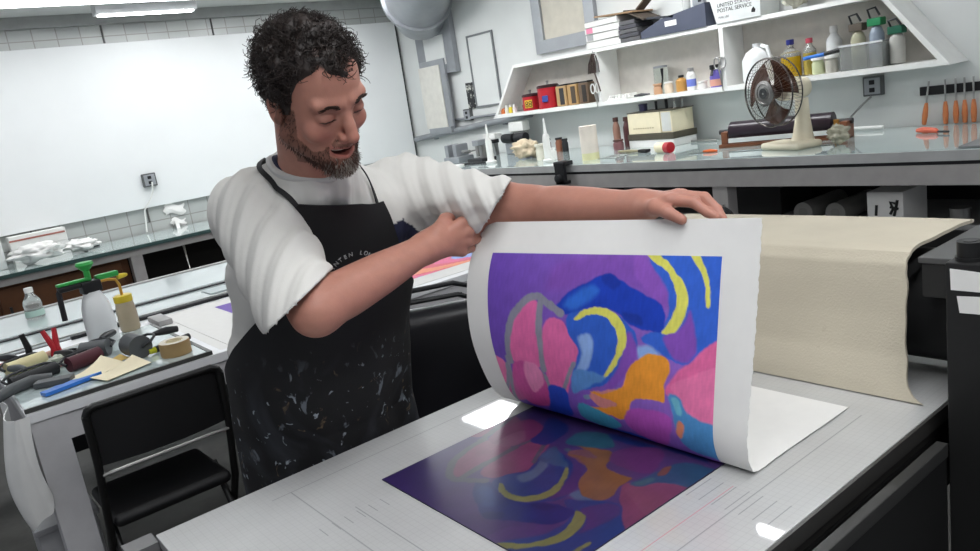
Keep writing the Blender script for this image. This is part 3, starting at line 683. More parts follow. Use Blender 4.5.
# compartment 1
for k, (y, c, lab) in enumerate(((6.18, 'd9773f', 'orange'), (6.12, 'dcd9cf', 'white'), (6.06, 'd9c33b', 'yellow'), (6.00, 'e0d6d4', 'pale pink'))):
    t = thing('ink_tube', lab+' capped ink tube standing at the left end of the wall shelf', 'tube', (5.13, y, SZ), 0, 'ink tubes at the left end of the shelf')
    obj('tube', G().lathe([(0, 0), (.022, 0), (.023, .045), (.012, .06)]), mat('tube_'+lab.replace(' ', '_'), c, .5), t)
    obj('cap', G().lathe([(.014, .058), (.014, .078), (.008, .08)]), white_plastic, t)
def can(lab, y, r, h, x=5.19):
    t = thing('red_can', lab, 'can', (x, y, SZ), 0)
    obj('can', G().lathe([(0, 0), (r, 0), (r*1.02, .006), (r, .012), (r, h)]), red_plastic, t)
    obj('lid', G().lathe([(r*1.03, h-.015), (r*1.04, h), (r*.9, h+.012), (r*.2, h+.014)]), mat('dark_lid', '3a2224', .4), t)
    obj('knob', G().lathe([(.012, h+.013), (.01, h+.03), (.016, h+.045), (.005, h+.05)]), steel, t)
    return t
c1 = can('small red can with a yellow label on the wall shelf', 5.81, .082, .145)
lbl = obj('label', G().grid(lambda u, v: (-.0835*math.cos((u-.5)*1.0-.45), .0835*math.sin((u-.5)*1.0-.45), .025+.075*v), 14, 4).thick(.0008), mat('label_yellow', 'd9b23a', .6), c1)
g = G()
for yy in (-.022, .014):
    for zz in (.048, .074): g.tube([(-.0865*math.cos(-.45+(yy+.013*math.cos(a))/.0835), .0865*math.sin(-.45+(yy+.013*math.cos(a))/.0835), zz+.012*math.sin(a)) for a in np.linspace(0, 2*PI, 17)[:-1]], .003, 6, closed=True)
obj('label_number', g, black_ink, lbl)
c2 = can('larger red can with a blue tag on the wall shelf', 5.55, .104, .205)
obj('blue_tag', G().box((-.10, -.05, .09), (.012, .06, .06), (0, .2, .5), .006), mat('tag_blue', '2f3f8a', .5), c2)
t = thing('brush_pot', 'dark red low pot between the ink tubes and the small red can', 'pot', (5.25, 5.935, SZ))
obj('pot', G().lathe([(0, 0), (.05, 0), (.055, .05), (.05, .06), (.03, .062)]), mat('crimson', '8a2030', .4), t)
for y, w, c1_, c2_, lab in ((5.345, .135, 'b39468', '2f3033', 'tan and black striped tin beside the larger red can'), (5.195, .13, 'b08d5d', '4a3f34', 'tan tin with a dark label in the left shelf compartment'), (5.055, .12, '6a5644', '2f2a26', 'dark brown tin near the first shelf divider')):
    t = thing('ink_tin', lab, 'tin', (5.2, y, SZ), 0)
    obj('tin', G().box((0, 0, .092), (.1, w, .184), None, .01), mat('tin_'+c1_, c1_, .5), t)
    obj('label', G().box((-.051, -.012, .09), (.004, w*.42, .15)), mat('tin_'+c2_, c2_, .5), t)
    obj('lid', G().box((0, 0, .191), (.09, w*.8, .014), None, .004), dark_steel, t)
t = thing('paint_brush', 'bundle of dark bristle brushes hanging from the first shelf divider', 'brush', (5.05, 4.79, 1.60))
obj('hook', G().tube([(5.082, 4.79, 1.83), (5.05, 4.79, 1.83), (5.046, 4.79, 1.845)], .004, 6), steel, t, True)
random.seed(3); g = G()
for k in range(26):
    a, b_ = random.uniform(-.06, .06), random.uniform(-.02, .02)
    g.tube([(5.05+b_*.3, 4.79+a*.25, 1.82), (5.05+b_, 4.80+a*.8, 1.74), (5.05+b_, 4.81+a, 1.66)], .004, 5)
obj('bristles', g, mat('dark_bristle', '3d302c', .7), t, True)
obj('handle', G().tube([(5.05, 4.80, 1.68), (5.05, 4.77, 1.58), (5.05, 4.75, 1.5)], .007, 8), mat('dark_handle', '5a4a44', .5), t, True)
def scissors(lab, y, z, l, m, tl, cat='scissors', x=5.07):
    t = thing('scissors', lab, 'scissors', (x, y, z))
    for s in (-1, 1):
        h = obj('handle', G().tube([(x, y+s*.028+.022*math.cos(a), z+.04*math.sin(a)-.045) for a in np.linspace(0, 2*PI, 21)[:-1]], .0055, 8, closed=True), m, t, True)
        obj('blade', G().prism([(x-.003, y+s*.02, z-.08), (x-.003, y+s*.005, z-.09), (x-.003, y-s*.004-.01, z-.09-l), (x-.003, y+s*.006-.005, z-.1-l*.5)], (.004, 0, 0)), steel, t, True)
    obj('nail', G().tube([(x+.02, y, z-.006), (x-.015, y, z-.003)], .004, 8), steel, t, True)
scissors('white handled scissors hanging at the first shelf divider', 4.83, 1.575, .12, white_plastic, 0)
scissors('long steel scissors hanging at the second shelf divider', 3.55, 1.63, .17, steel, 0)
# compartment 2
t = thing('bead_tray', 'flat white tray of round white pots in the middle compartment', 'tray', (5.18, 4.62, SZ))
obj('tray', G().bx((-.08, -.11, 0), (.08, .11, .012)), white_plastic, t)
g = G()
for i in range(4):
    for j in range(6): g.lathe([(.014, .012), (.015, .035), (.009, .038)], (-.06+.04*i, -.09+.036*j, 0), 10)
obj('cups', g, white_plastic, t)
tag(obj('pliers', G().tube([(5.13, 4.45, SZ+.012), (5.14, 4.38, SZ+.014), (5.13, 4.30, SZ+.012)], [.008, .014, .006], 8).tube([(5.15, 4.45, SZ+.012), (5.14, 4.38, SZ+.014), (5.15, 4.30, SZ+.012)], [.008, .012, .006], 8), dark_steel), 'small dark pliers lying beside the white tray', 'pliers')
t = thing('glass_jar', 'clear glass jar holding a brush in the middle shelf compartment', 'jar', (5.24, 4.24, SZ))
obj('glass', G().lathe([(0, 0), (.055, 0), (.058, .02), (.058, .2), (.055, .21)], cap=False), clear_glass, t)
obj('lid', G().lathe([(.058, .205), (.058, .222), (.02, .225)]), galv, t)
tag(obj('brush', G().tube([(5.17, 4.20, SZ), (5.17, 4.17, SZ+.12), (5.165, 4.165, SZ+.2)], [.006, .007, .013], 8), black_plastic), 'black brush standing in front of the clear glass jar', 'brush')
small_bottle('ink_jar', 'pinkish tan jar right of the glass jar', (5.16, 4.22, SZ), .035, .085, mat('tan_pink', 'c49a78', .5), mat('tan_pink', 'c49a78', .5), .9, 'jar')
small_bottle('ink_jar', 'pale cream jar in the middle shelf compartment', (5.15, 4.10, SZ), .035, .09, mat('pale_cream', 'd8c9b4', .5), white_plastic, .8, 'jar')
small_bottle('ink_jar', 'amber jar with a dark cap in the middle compartment', (5.16, 3.98, SZ), .045, .125, mat('amber', 'b98a4a', .3), dark_steel, .4, 'jar')
t = small_bottle('white_bottle', 'white bottle with a blue label and grey cap', (5.14, 3.87, SZ), .036, .17, white_plastic, mat('cap_grey', '8b8a88', .5), .55)
obj('label', G().lathe([(.0368, .03), (.0368, .085)], cap=False), mat('label_blue', '6f7fce', .5), t)
small_bottle('small_jar', 'low white jar in front of the spray bottle', (5.13, 3.76, SZ), .035, .06, white_plastic, white_plastic, .9, 'jar')
t = thing('spray_bottle', 'spray bottle with a purple and pink label at the second divider', 'bottle', (5.16, 3.65, SZ), 0)
obj('bottle', G().lathe([(0, 0), (.05, 0), (.052, .08), (.03, .12), (.018, .13)]), mat('label_violet', '6a5fb8', .4), t)
obj('label', G().lathe([(.0525, .01), (.053, .06)], cap=False), mat('label_salmon', 'd9a08c', .5), t)
obj('trigger', G().box((-.02, 0, .15), (.09, .03, .035), None, .006).box((-.055, 0, .115), (.012, .02, .06), (0, .4, 0), .004), black_plastic, t)
tag(obj('upright_rod', G().tube([(5.29, 3.66, SZ), (5.29, 3.67, 1.78)], .008, 8), galv), 'thin grey rod standing behind the spray bottle', 'rod')
# compartment 3
t = thing('plastic_jug', 'large translucent white jug behind the fan on the wall shelf', 'jug', (5.20, 3.32, SZ))
obj('jug', G().lathe([(0, 0), (.1, 0), (.11, .02), (.11, .16), (.08, .21), (.03, .24), (.03, .27)]), frosted, t)
obj('handle', G().tube([(-.02, -.05, .25), (-.03, -.1, .235), (-.03, -.12, .16)], .014, 10), frosted, t)
t = thing('oil_bottle', 'clear bottle of yellow liquid with a dark blue cap', 'bottle', (5.2, 3.06, SZ))
obj('liquid', G().lathe([(0, .004), (.066, .004), (.068, .02), (.068, .14), (.0, .14)]), mat('yellow_liquid', 'd0a91e', .15, trans=.25, var=.03), t)
obj('bottle', G().lathe([(.069, .14), (.066, .165), (.026, .20), (.02, .21), (.02, .23)], cap=False), clear_plastic, t)
obj('cap', G().lathe([(.024, .222), (.026, .226), (.026, .255), (.022, .258)]), mat('deep_blue', '2a2f78', .4), t)
t = thing('oil_bottle', 'yellowish bottle with a red cap next to the yellow one', 'bottle', (5.22, 2.93, SZ))
obj('liquid', G().lathe([(0, .004), (.042, .004), (.044, .02), (.044, .15), (.0, .15)]), mat('pale_oil', 'b3a04e', .2, trans=.3), t)
obj('bottle', G().lathe([(.045, .15), (.042, .17), (.02, .2), (.018, .22)], cap=False), clear_plastic, t)
obj('cap', G().lathe([(.021, .214), (.023, .218), (.023, .246), (.019, .248)]), mat('pink_red', 'c4505f', .4), t)
small_bottle('tall_bottle', 'tall pale bottle behind the blue handled brush', (5.27, 2.78, SZ), .05, .30, frosted, white_plastic, .4)
t = thing('wash_brush', 'blue and black handled brush lying across the jars on the shelf', 'brush', (5.14, 2.80, SZ+.115), 0)
obj('handle', G().tube([(0, .13, .0), (0, -.02, .012)], .013, 10), blue_plastic, t)
obj('head', G().tube([(0, -.02, .012), (0, -.15, .028)], [.013, .017], 10), black_plastic, t)
small_bottle('small_jar', 'pale green jar under the blue handled brush', (5.15, 2.835, SZ), .04, .11, mat('pale_green', 'c2c9a2', .4), white_plastic, .9, 'jar')
small_bottle('small_jar', 'grey jar under the black end of the brush', (5.15, 2.74, SZ), .04, .11, mat('pale_grey_jar', 'b1aea4', .4), white_plastic, .9, 'jar')
t = thing('clear_bin', 'clear plastic bin on the right of the wall shelf', 'bin', (5.19, 2.52, SZ))
for c, s in (((-.09, 0, .08), (.004, .27, .16)), ((.09, 0, .08), (.004, .27, .16)), ((0, .135, .08), (.18, .004, .16)), ((0, -.135, .08), (.18, .004, .16)), ((0, 0, .003), (.18, .27, .005))):
    obj('wall' if s[2] > .1 else 'floor_panel', G().box(c, s), clear_plastic, t)
for s_ in (-1, 1): obj('rim', G().box((s_*.094, 0, .158), (.01, .28, .012)), frosted, t)
def sprayer(lab, y, body, head, h):
    t = thing('trigger_sprayer', lab, 'sprayer', (5.19, y, SZ+.006), 0, 'sprayers around the clear bin')
    obj('bottle', G().lathe([(0, 0), (.04, 0), (.045, .02), (.045, h*.55), (.03, h*.66), (.016, h*.7)]), body, t)
    obj('head', G().box((0, 0, h*.76), (.08, .09, .05), None, .008), head, t)
    obj('lever', G().tube([(-.03, .02, h*.8), (-.05, .03, h*.98), (-.05, -.02, h), (-.06, -.05, h*.86)], .007, 8), dark_steel, t)
    return t
sprayer('brown headed sprayer at the left in the clear bin', 2.575, mat('dull_olive', 'a8a68c', .4), mat('dark_taupe', '5b5248', .5), .34)
sprayer('green headed sprayer in the middle of the clear bin', 2.455, mat('blue_grey_liquid', '8f9aa8', .3), mat('green_head', '2f8a5a', .4), .36)
sprayer('dark green headed sprayer standing right of the clear bin', 2.33, mat('pale_bottle', 'b5b4ae', .3), mat('dark_green', '23604a', .4), .27)
# on top of the shelf
TZ = ZT+.001
for k, (h, lab) in enumerate(((.062, 'bottom'), (.06, 'second from bottom'), (.055, 'third from bottom'), (.05, 'topmost'))):
    z = TZ+sum((.062, .06, .055, .05)[:k])
    t = thing('white_box', lab+' white flat box in the stack on the left of the shelf top', 'box', (5.2, 4.69, z), .04*(-1)**k, 'stack of flat white boxes on the shelf')
    obj('box', G().box((0, 0, h/2), (.24, .38, h-.002), None, .003), paper_white, t)
    if k in (1, 2): obj('sticker' , G().box((-.1215, .135, h/2), (.002, .07, h*.8)), mat('pink_sticker', 'd87f9c', .6) if k == 2 else mat('grey_sticker', 'a0a0a0', .6), t)
    obj('edge_line', G().box((-.121, 0, h-.004), (.002, .37, .004)), mat('dull_line', '8a8a86', .6), t)
t = thing('cardboard_folder', 'open brown cardboard folder lying on the white boxes', 'folder', (5.2, 4.56, TZ+.2275))
obj('cover', G().box((0, -.02, .012), (.26, .42, .012), (.06, 0, 0)), cardboard, t)
obj('flap', G().box((0, -.27, .06), (.10, .16, .012), (-.6, 0, 0)), mat('dark_cardboard', '5a4c40', .7), t)
obj('under_flap', G().box((0, -.23, -.03), (.24, .22, .012), (.45, 0, 0)), mat('brown_flap', '4f463d', .7), t)
for k in range(5):
    tag(obj('folder', G().box((5.2, 4.40+.004*k, TZ+.018+.034*k), (.23, .24-.02*k, .03), (0, 0, .02*k-.04), .003), mat('dark_folder_%d' % (k % 2), ('5a5a5c', '48484e')[k % 2], .6)), ('lowest', 'second', 'middle', 'fourth', 'top')[k]+' dark grey folder stacked right of the white boxes', 'folder', 'dark folders on the shelf')
t = thing('blue_case', 'long dark blue flat case with a white label on the shelf top', 'case', (5.19, 3.94, TZ))
obj('case', G().prism([(-.12, .32, 0), (-.12, -.30, 0), (-.12, -.30, .17), (-.12, .12, .12), (-.12, .32, .05)], (.24, 0, 0)), mat('slate_blue', '474c5c', .5), t)
obj('label', G().box((-.122, .02, .075), (.003, .11, .04)), paper_white, t)
obj('lid', G().box((0, .12, .135), (.24, .26, .015), (.1, 0, 0)), mat('dark_slate', '34383f', .5), t)
t = thing('black_cap_bottle', 'clear bottle with a big black cap standing on the blue case', 'bottle', (5.15, 3.86, TZ+.151))
obj('bottle', G().lathe([(0, 0), (.03, 0), (.032, .06), (.026, .08)]), mat('grey_glass', 'b8bab8', .2), t)
obj('cap', G().lathe([(.034, .078), (.036, .085), (.03, .13), (.02, .14)]), black_plastic, t)
t = thing('tape_measure', 'small grey gadget beside the black capped bottle on the blue case', 'gadget', (5.15, 3.74, TZ+.165))
obj('body', G().box((0, 0, .03), (.05, .1, .06), None, .01), galv, t); obj('button', G().box((-.026, -.02, .035), (.006, .03, .03), None, .003), dark_steel, t)
pm = thing('mail_carton', 'white carton with two lines of dark capital letters on the shelf top', 'carton', (5.19, 3.38, TZ))
obj('box', G().prism([(-.12, -.19, 0), (-.12, .17, 0), (-.12, .235, .25), (-.12, -.2, .25)], (.24, 0, 0)), mat('carton_white', 'c9cccb', .6), pm)
Fm = frame(Vector((5.19-.121, 3.38+.17, TZ+.135)), (0, -1, 0), (0, 0, 1))
text_mesh('lettering', 'UNITED STATES\nPOSTAL SERVICE', .038, Fm @ Matrix.Translation((.015, -.03, 0)), black_ink, pm, align='LEFT')
text_mesh('small_print', 'MAIL USE', .022, Fm @ Matrix.Translation((.02, -.095, 0)), mat('grey_ink', '77787a', .6), pm, align='LEFT')
g = G().prism([(-.1215, -.12, .035), (-.1215, -.15, .03), (-.1215, -.155, .05), (-.1215, -.14, .07), (-.1215, -.125, .055)], (-.001, 0, 0))
obj('emblem', g, black_ink, pm)
crumple('pale_bag', (5.2, 2.98, TZ), (.09, .10, .07), 'pale crumpled bag on the shelf top right of the lettered carton', mat('pale_bag', 'b7b6a8', .7), 9, 'bag')
crumple('pale_bag', (5.2, 2.66, TZ), (.09, .11, .07), 'brownish crumpled bag at the right end of the shelf top', mat('tan_bag', 'b5a48f', .7), 11, 'bag')

# ---------------------------------------------------------------- the press
ep = thing('etching_press', 'black etching press with a white gridded bed in the foreground', 'press', (1.3, 1.04, 0))
def bed_mat():
    m = bpy.data.materials.new('gridded_bed'); m.use_nodes = True; nt = m.node_tree; p = nt.nodes['Principled BSDF']
    tc = nt.nodes.new('ShaderNodeTexCoord'); sp = nt.nodes.new('ShaderNodeSeparateXYZ'); nt.links.new(tc.outputs['Object'], sp.inputs[0])
    def M(op, a, b=None):
        n = nt.nodes.new('ShaderNodeMath'); n.operation = op
        for i, v in enumerate((a, b)):
            if v is None: continue
            if isinstance(v, (int, float)): n.inputs[i].default_value = v
            else: nt.links.new(v, n.inputs[i])
        return n.outputs[0]
    def lines(ax, step, w):
        f = M('FRACT', M('DIVIDE', sp.outputs[ax], step)); return M('LESS_THAN', f, w/step)
    def one(ax, pos, w): return M('LESS_THAN', M('ABSOLUTE', M('SUBTRACT', sp.outputs[ax], pos)), w)
    def rng(ax, a, b): return M('MULTIPLY', M('GREATER_THAN', sp.outputs[ax], a), M('LESS_THAN', sp.outputs[ax], b))
    fine = M('MULTIPLY', M('MAXIMUM', lines(0, .0127, .0012), lines(1, .0127, .0012)), .09)
    mid = M('MULTIPLY', M('MAXIMUM', lines(0, .1016, .0014), lines(1, .1016, .0014)), .1)
    ox, oy = 1.3, 1.04
    rl = [(1, 1.415-oy, 0, .45-ox, 1.40-ox), (0, .49-ox, 1, .66-oy, 1.415-oy), (0, .545-ox, 1, .66-oy, 1.25-oy), (1, .70-oy, 0, .49-ox, 1.36-ox)]
    rule = None
    for ax, pos, ax2, a, b in rl:
        r = M('MULTIPLY', one(ax, pos, .0012), rng(ax2, a, b))
        rule = r if rule is None else M('MAXIMUM', rule, r)
    tick = M('MULTIPLY', M('MULTIPLY', lines(1, .0254, .0022), rng(0, .93-ox, 1.0-ox)), rng(1, .62-oy, .80-oy))
    tick2 = M('MULTIPLY', M('MULTIPLY', lines(0, .0254, .002), rng(1, 1.20-oy, 1.235-oy)), rng(0, .45-ox, .60-ox))
    allr = M('MAXIMUM', M('MAXIMUM', fine, mid), M('MULTIPLY', M('MAXIMUM', rule, M('MAXIMUM', tick, tick2)), .42))
    red = M('MULTIPLY', M('MULTIPLY', one(1, .742-oy, .0011), rng(0, .5-ox, 1.0-ox)), .6)
    nz = nt.nodes.new('ShaderNodeTexNoise'); nz.inputs['Scale'].default_value = 5; nz.inputs['Detail'].default_value = 6; nt.links.new(tc.outputs['Object'], nz.inputs['Vector'])
    cr = nt.nodes.new('ShaderNodeValToRGB'); cr.color_ramp.elements[0].position = .3; cr.color_ramp.elements[1].position = .7
    cr.color_ramp.elements[0].color = (*lin('b2b2b1'), 1); cr.color_ramp.elements[1].color = (*lin('bebfbe'), 1); nt.links.new(nz.outputs['Fac'], cr.inputs[0])
    def mixc(f, a, c):
        n = nt.nodes.new('ShaderNodeMix'); n.data_type = 'RGBA'; nt.links.new(f, n.inputs['Factor']); nt.links.new(a, n.inputs['A']); n.inputs['B'].default_value = (*lin(c), 1); return n.outputs['Result']
    c = mixc(allr, cr.outputs['Color'], '3f4048'); c = mixc(red, c, 'c46a78')
    nt.links.new(c, p.inputs['Base Color']); p.inputs['Roughness'].default_value = .5
    p.inputs['Coat Weight'].default_value = 1; p.inputs['Coat Roughness'].default_value = .03; p.inputs['Coat IOR'].default_value = 1.45
    return m
obj('bed', G().bx((.246, .602, .878), (2.62, 1.488, .90), .002), bed_mat(), ep, True)
obj('bed_core', G().bx((.25, .604, .845), (2.61, 1.486, .877)), mat('bed_core_dark', '2b2a29', .5), ep, True)
obj('edge_trim', G().bx((.25, .596, .868), (2.6, .6015, .8985)), mat('edge_metal', '4d4c4a', .4, .4), ep, True)
obj('end_bracket', G().bx((.19, 1.47, .86), (.245, 1.52, .893)), mat('bracket_grey', '6b6b6b', .5, .3), ep, True)
for y in (.60, 1.38):
    obj('bed_rail', G().bx((.45, y, .72), (2.5, y+.09, .843), .004), black_paint, ep, True)
obj('side_panel', G().bx((.3, .548, .12), (1.36, .562, .856), .002), mat('side_black', '121212', .6), ep, True)
obj('lower_rail', G().bx((.3, .545, .857), (1.36, .565, .884), .003), mat('rail_black', '333332', .45), ep, True)
obj('lower_rail', G().bx((.7, 1.42, .2), (2.4, 1.46, .27), .004), black_paint, ep, True)
for x in (.72, 2.35):
    for y in (.62, 1.39): obj('leg', G().bx((x-.04, y, 0), (x+.04, y+.08, .72), .004), black_paint, ep, True)
for y, n in ((.36, 0), (1.58, 1)):
    s_ = obj('side_frame', G().prism([(1.42, y, 0), (2.0, y, 0), (2.0, y, 1.10), (1.93, y, 1.15), (1.46, y, 1.15), (1.42, y, 1.11)], (0, .19, 0)), black_paint, ep, True)
    obj('frame_cap', G().bx((1.45, y+.02, 1.15), (1.95, y+.17, 1.165), .004), mat('cap_grey_dark', '565656', .4, .4), s_, True)
    obj('pressure_screw', G().cyl((1.60, y+.095, 1.16), (1.60, y+.095, 1.19), .05, n=6).cyl((1.60, y+.095, 1.19), (1.60, y+.095, 1.235), .045, n=28), black_paint, s_, True)
    obj('screw_bore', G().cyl((1.60, y+.095, 1.235), (1.60, y+.095, 1.237), .026, n=24), mat('bore_grey', '4a4a4a', .5, .5), s_, True)
obj('bearing_block', G().bx((1.50, .552, .93), (1.85, .60, 1.14), .01), mat('block_black', '1d1d1d', .4), ep, True)
obj('top_roller', G().cyl((1.68, .58, 1.035), (1.68, 1.56, 1.035), .118, n=40), mat('roller_steel', '1d1d1e', .6), ep, True)
obj('lower_roller', G().cyl((1.68, .56, .755), (1.68, 1.56, .755), .085, n=32), MATS['roller_steel'], ep, True)
obj('cross_bar', G().bx((2.0, .36, 1.07), (2.06, 1.77, 1.12), .004), black_paint, ep, True)
obj('cross_bar', G().bx((1.9, .06, 1.10), (1.94, .58, 1.13), .003), mat('arm_grey', '3b3b3b', .4), ep, True)
obj('guard_panel', G().bx((1.36, .30, .2), (1.419, .546, 1.216), .004), mat('panel_black', '161616', .5), ep, True)
hub = obj('wheel_hub', G().cyl((1.7, .36, .9), (1.7, .2, .9), .05, n=24), dark_steel, ep, True)
for k in range(6):
    a = PI*k/3+.2
    obj('spoke', G().tube([(1.7, .22, .9), (1.7+.42*math.cos(a), .22, .9+.42*math.sin(a))], .014, 8), black_paint, hub, True)
LX = 1.3585
obj('warning_label', G().prism([(LX, .536, 1.169), (LX, .45, 1.169), (LX, .47, 1.186), (LX, .492, 1.203), (LX, .537, 1.206)], (.001, 0, 0)), paper_white, ep, True)
obj('warning_label', G().prism([(LX, .523, 1.130), (LX, .44, 1.132), (LX, .44, 1.164), (LX, .527, 1.159)], (.001, 0, 0)), paper_white, ep, True)
obj('panel_bolt', G().cyl((1.39, .517, 1.216), (1.39, .517, 1.222), .023, n=24).cyl((1.39, .517, 1.222), (1.39, .517, 1.248), .020, n=28), black_paint, ep, True)
obj('bolt_bore', G().cyl((1.39, .517, 1.248), (1.39, .517, 1.249), .011, n=20), mat('bore_grey', '4a4a4a', .5, .5), ep, True)
obj('bearing_cap', G().bx((1.512, .548, 1.168), (1.86, .655, 1.180), .003), mat('cap_grey_dark', '565656', .4, .4), ep, True)
obj('cap_front', G().bx((1.516, .550, 1.10), (1.54, .650, 1.168), .003), mat('block_black', '1d1d1d', .4), ep, True)

# felt blanket thrown back over the top roller
felt = mat('felt', 'bdb5a3', .9, var=.07, scale=4, bump=.25, bscale=220, stain=(9, .68, .8, '8f7f66'))
BP = [(1.452, .903), (1.462, .93), (1.482, .985), (1.496, 1.06), (1.503, 1.13), (1.508, 1.165), (1.522, 1.186), (1.55, 1.192), (1.62, 1.192), (1.72, 1.19), (1.80, 1.186), (1.83, 1.183)]
def blanket(u, v):
    k = v*(len(BP)-1); i = min(int(k), len(BP)-2); f_ = k-i
    x = BP[i][0]*(1-f_)+BP[i+1][0]*f_; z = BP[i][1]*(1-f_)+BP[i+1][1]*f_
    y0 = .674-.046*math.exp(-v*12); y0 += .0015*math.sin(31*v)+.001*math.sin(67*v)
    y = y0+(1.43-y0)*u
    return (x-.012*math.sin(PI*u)*math.sin(PI*min(1, v*1.8)), y, z+.006*math.sin(3*u+1)*max(0, v-.6))
g = G().grid(blanket, 60, 66)
g.thick(.007)
bk = obj('felt_blanket', g, felt)
tag(bk, 'cream felt press blanket folded back over the press roller', 'blanket')

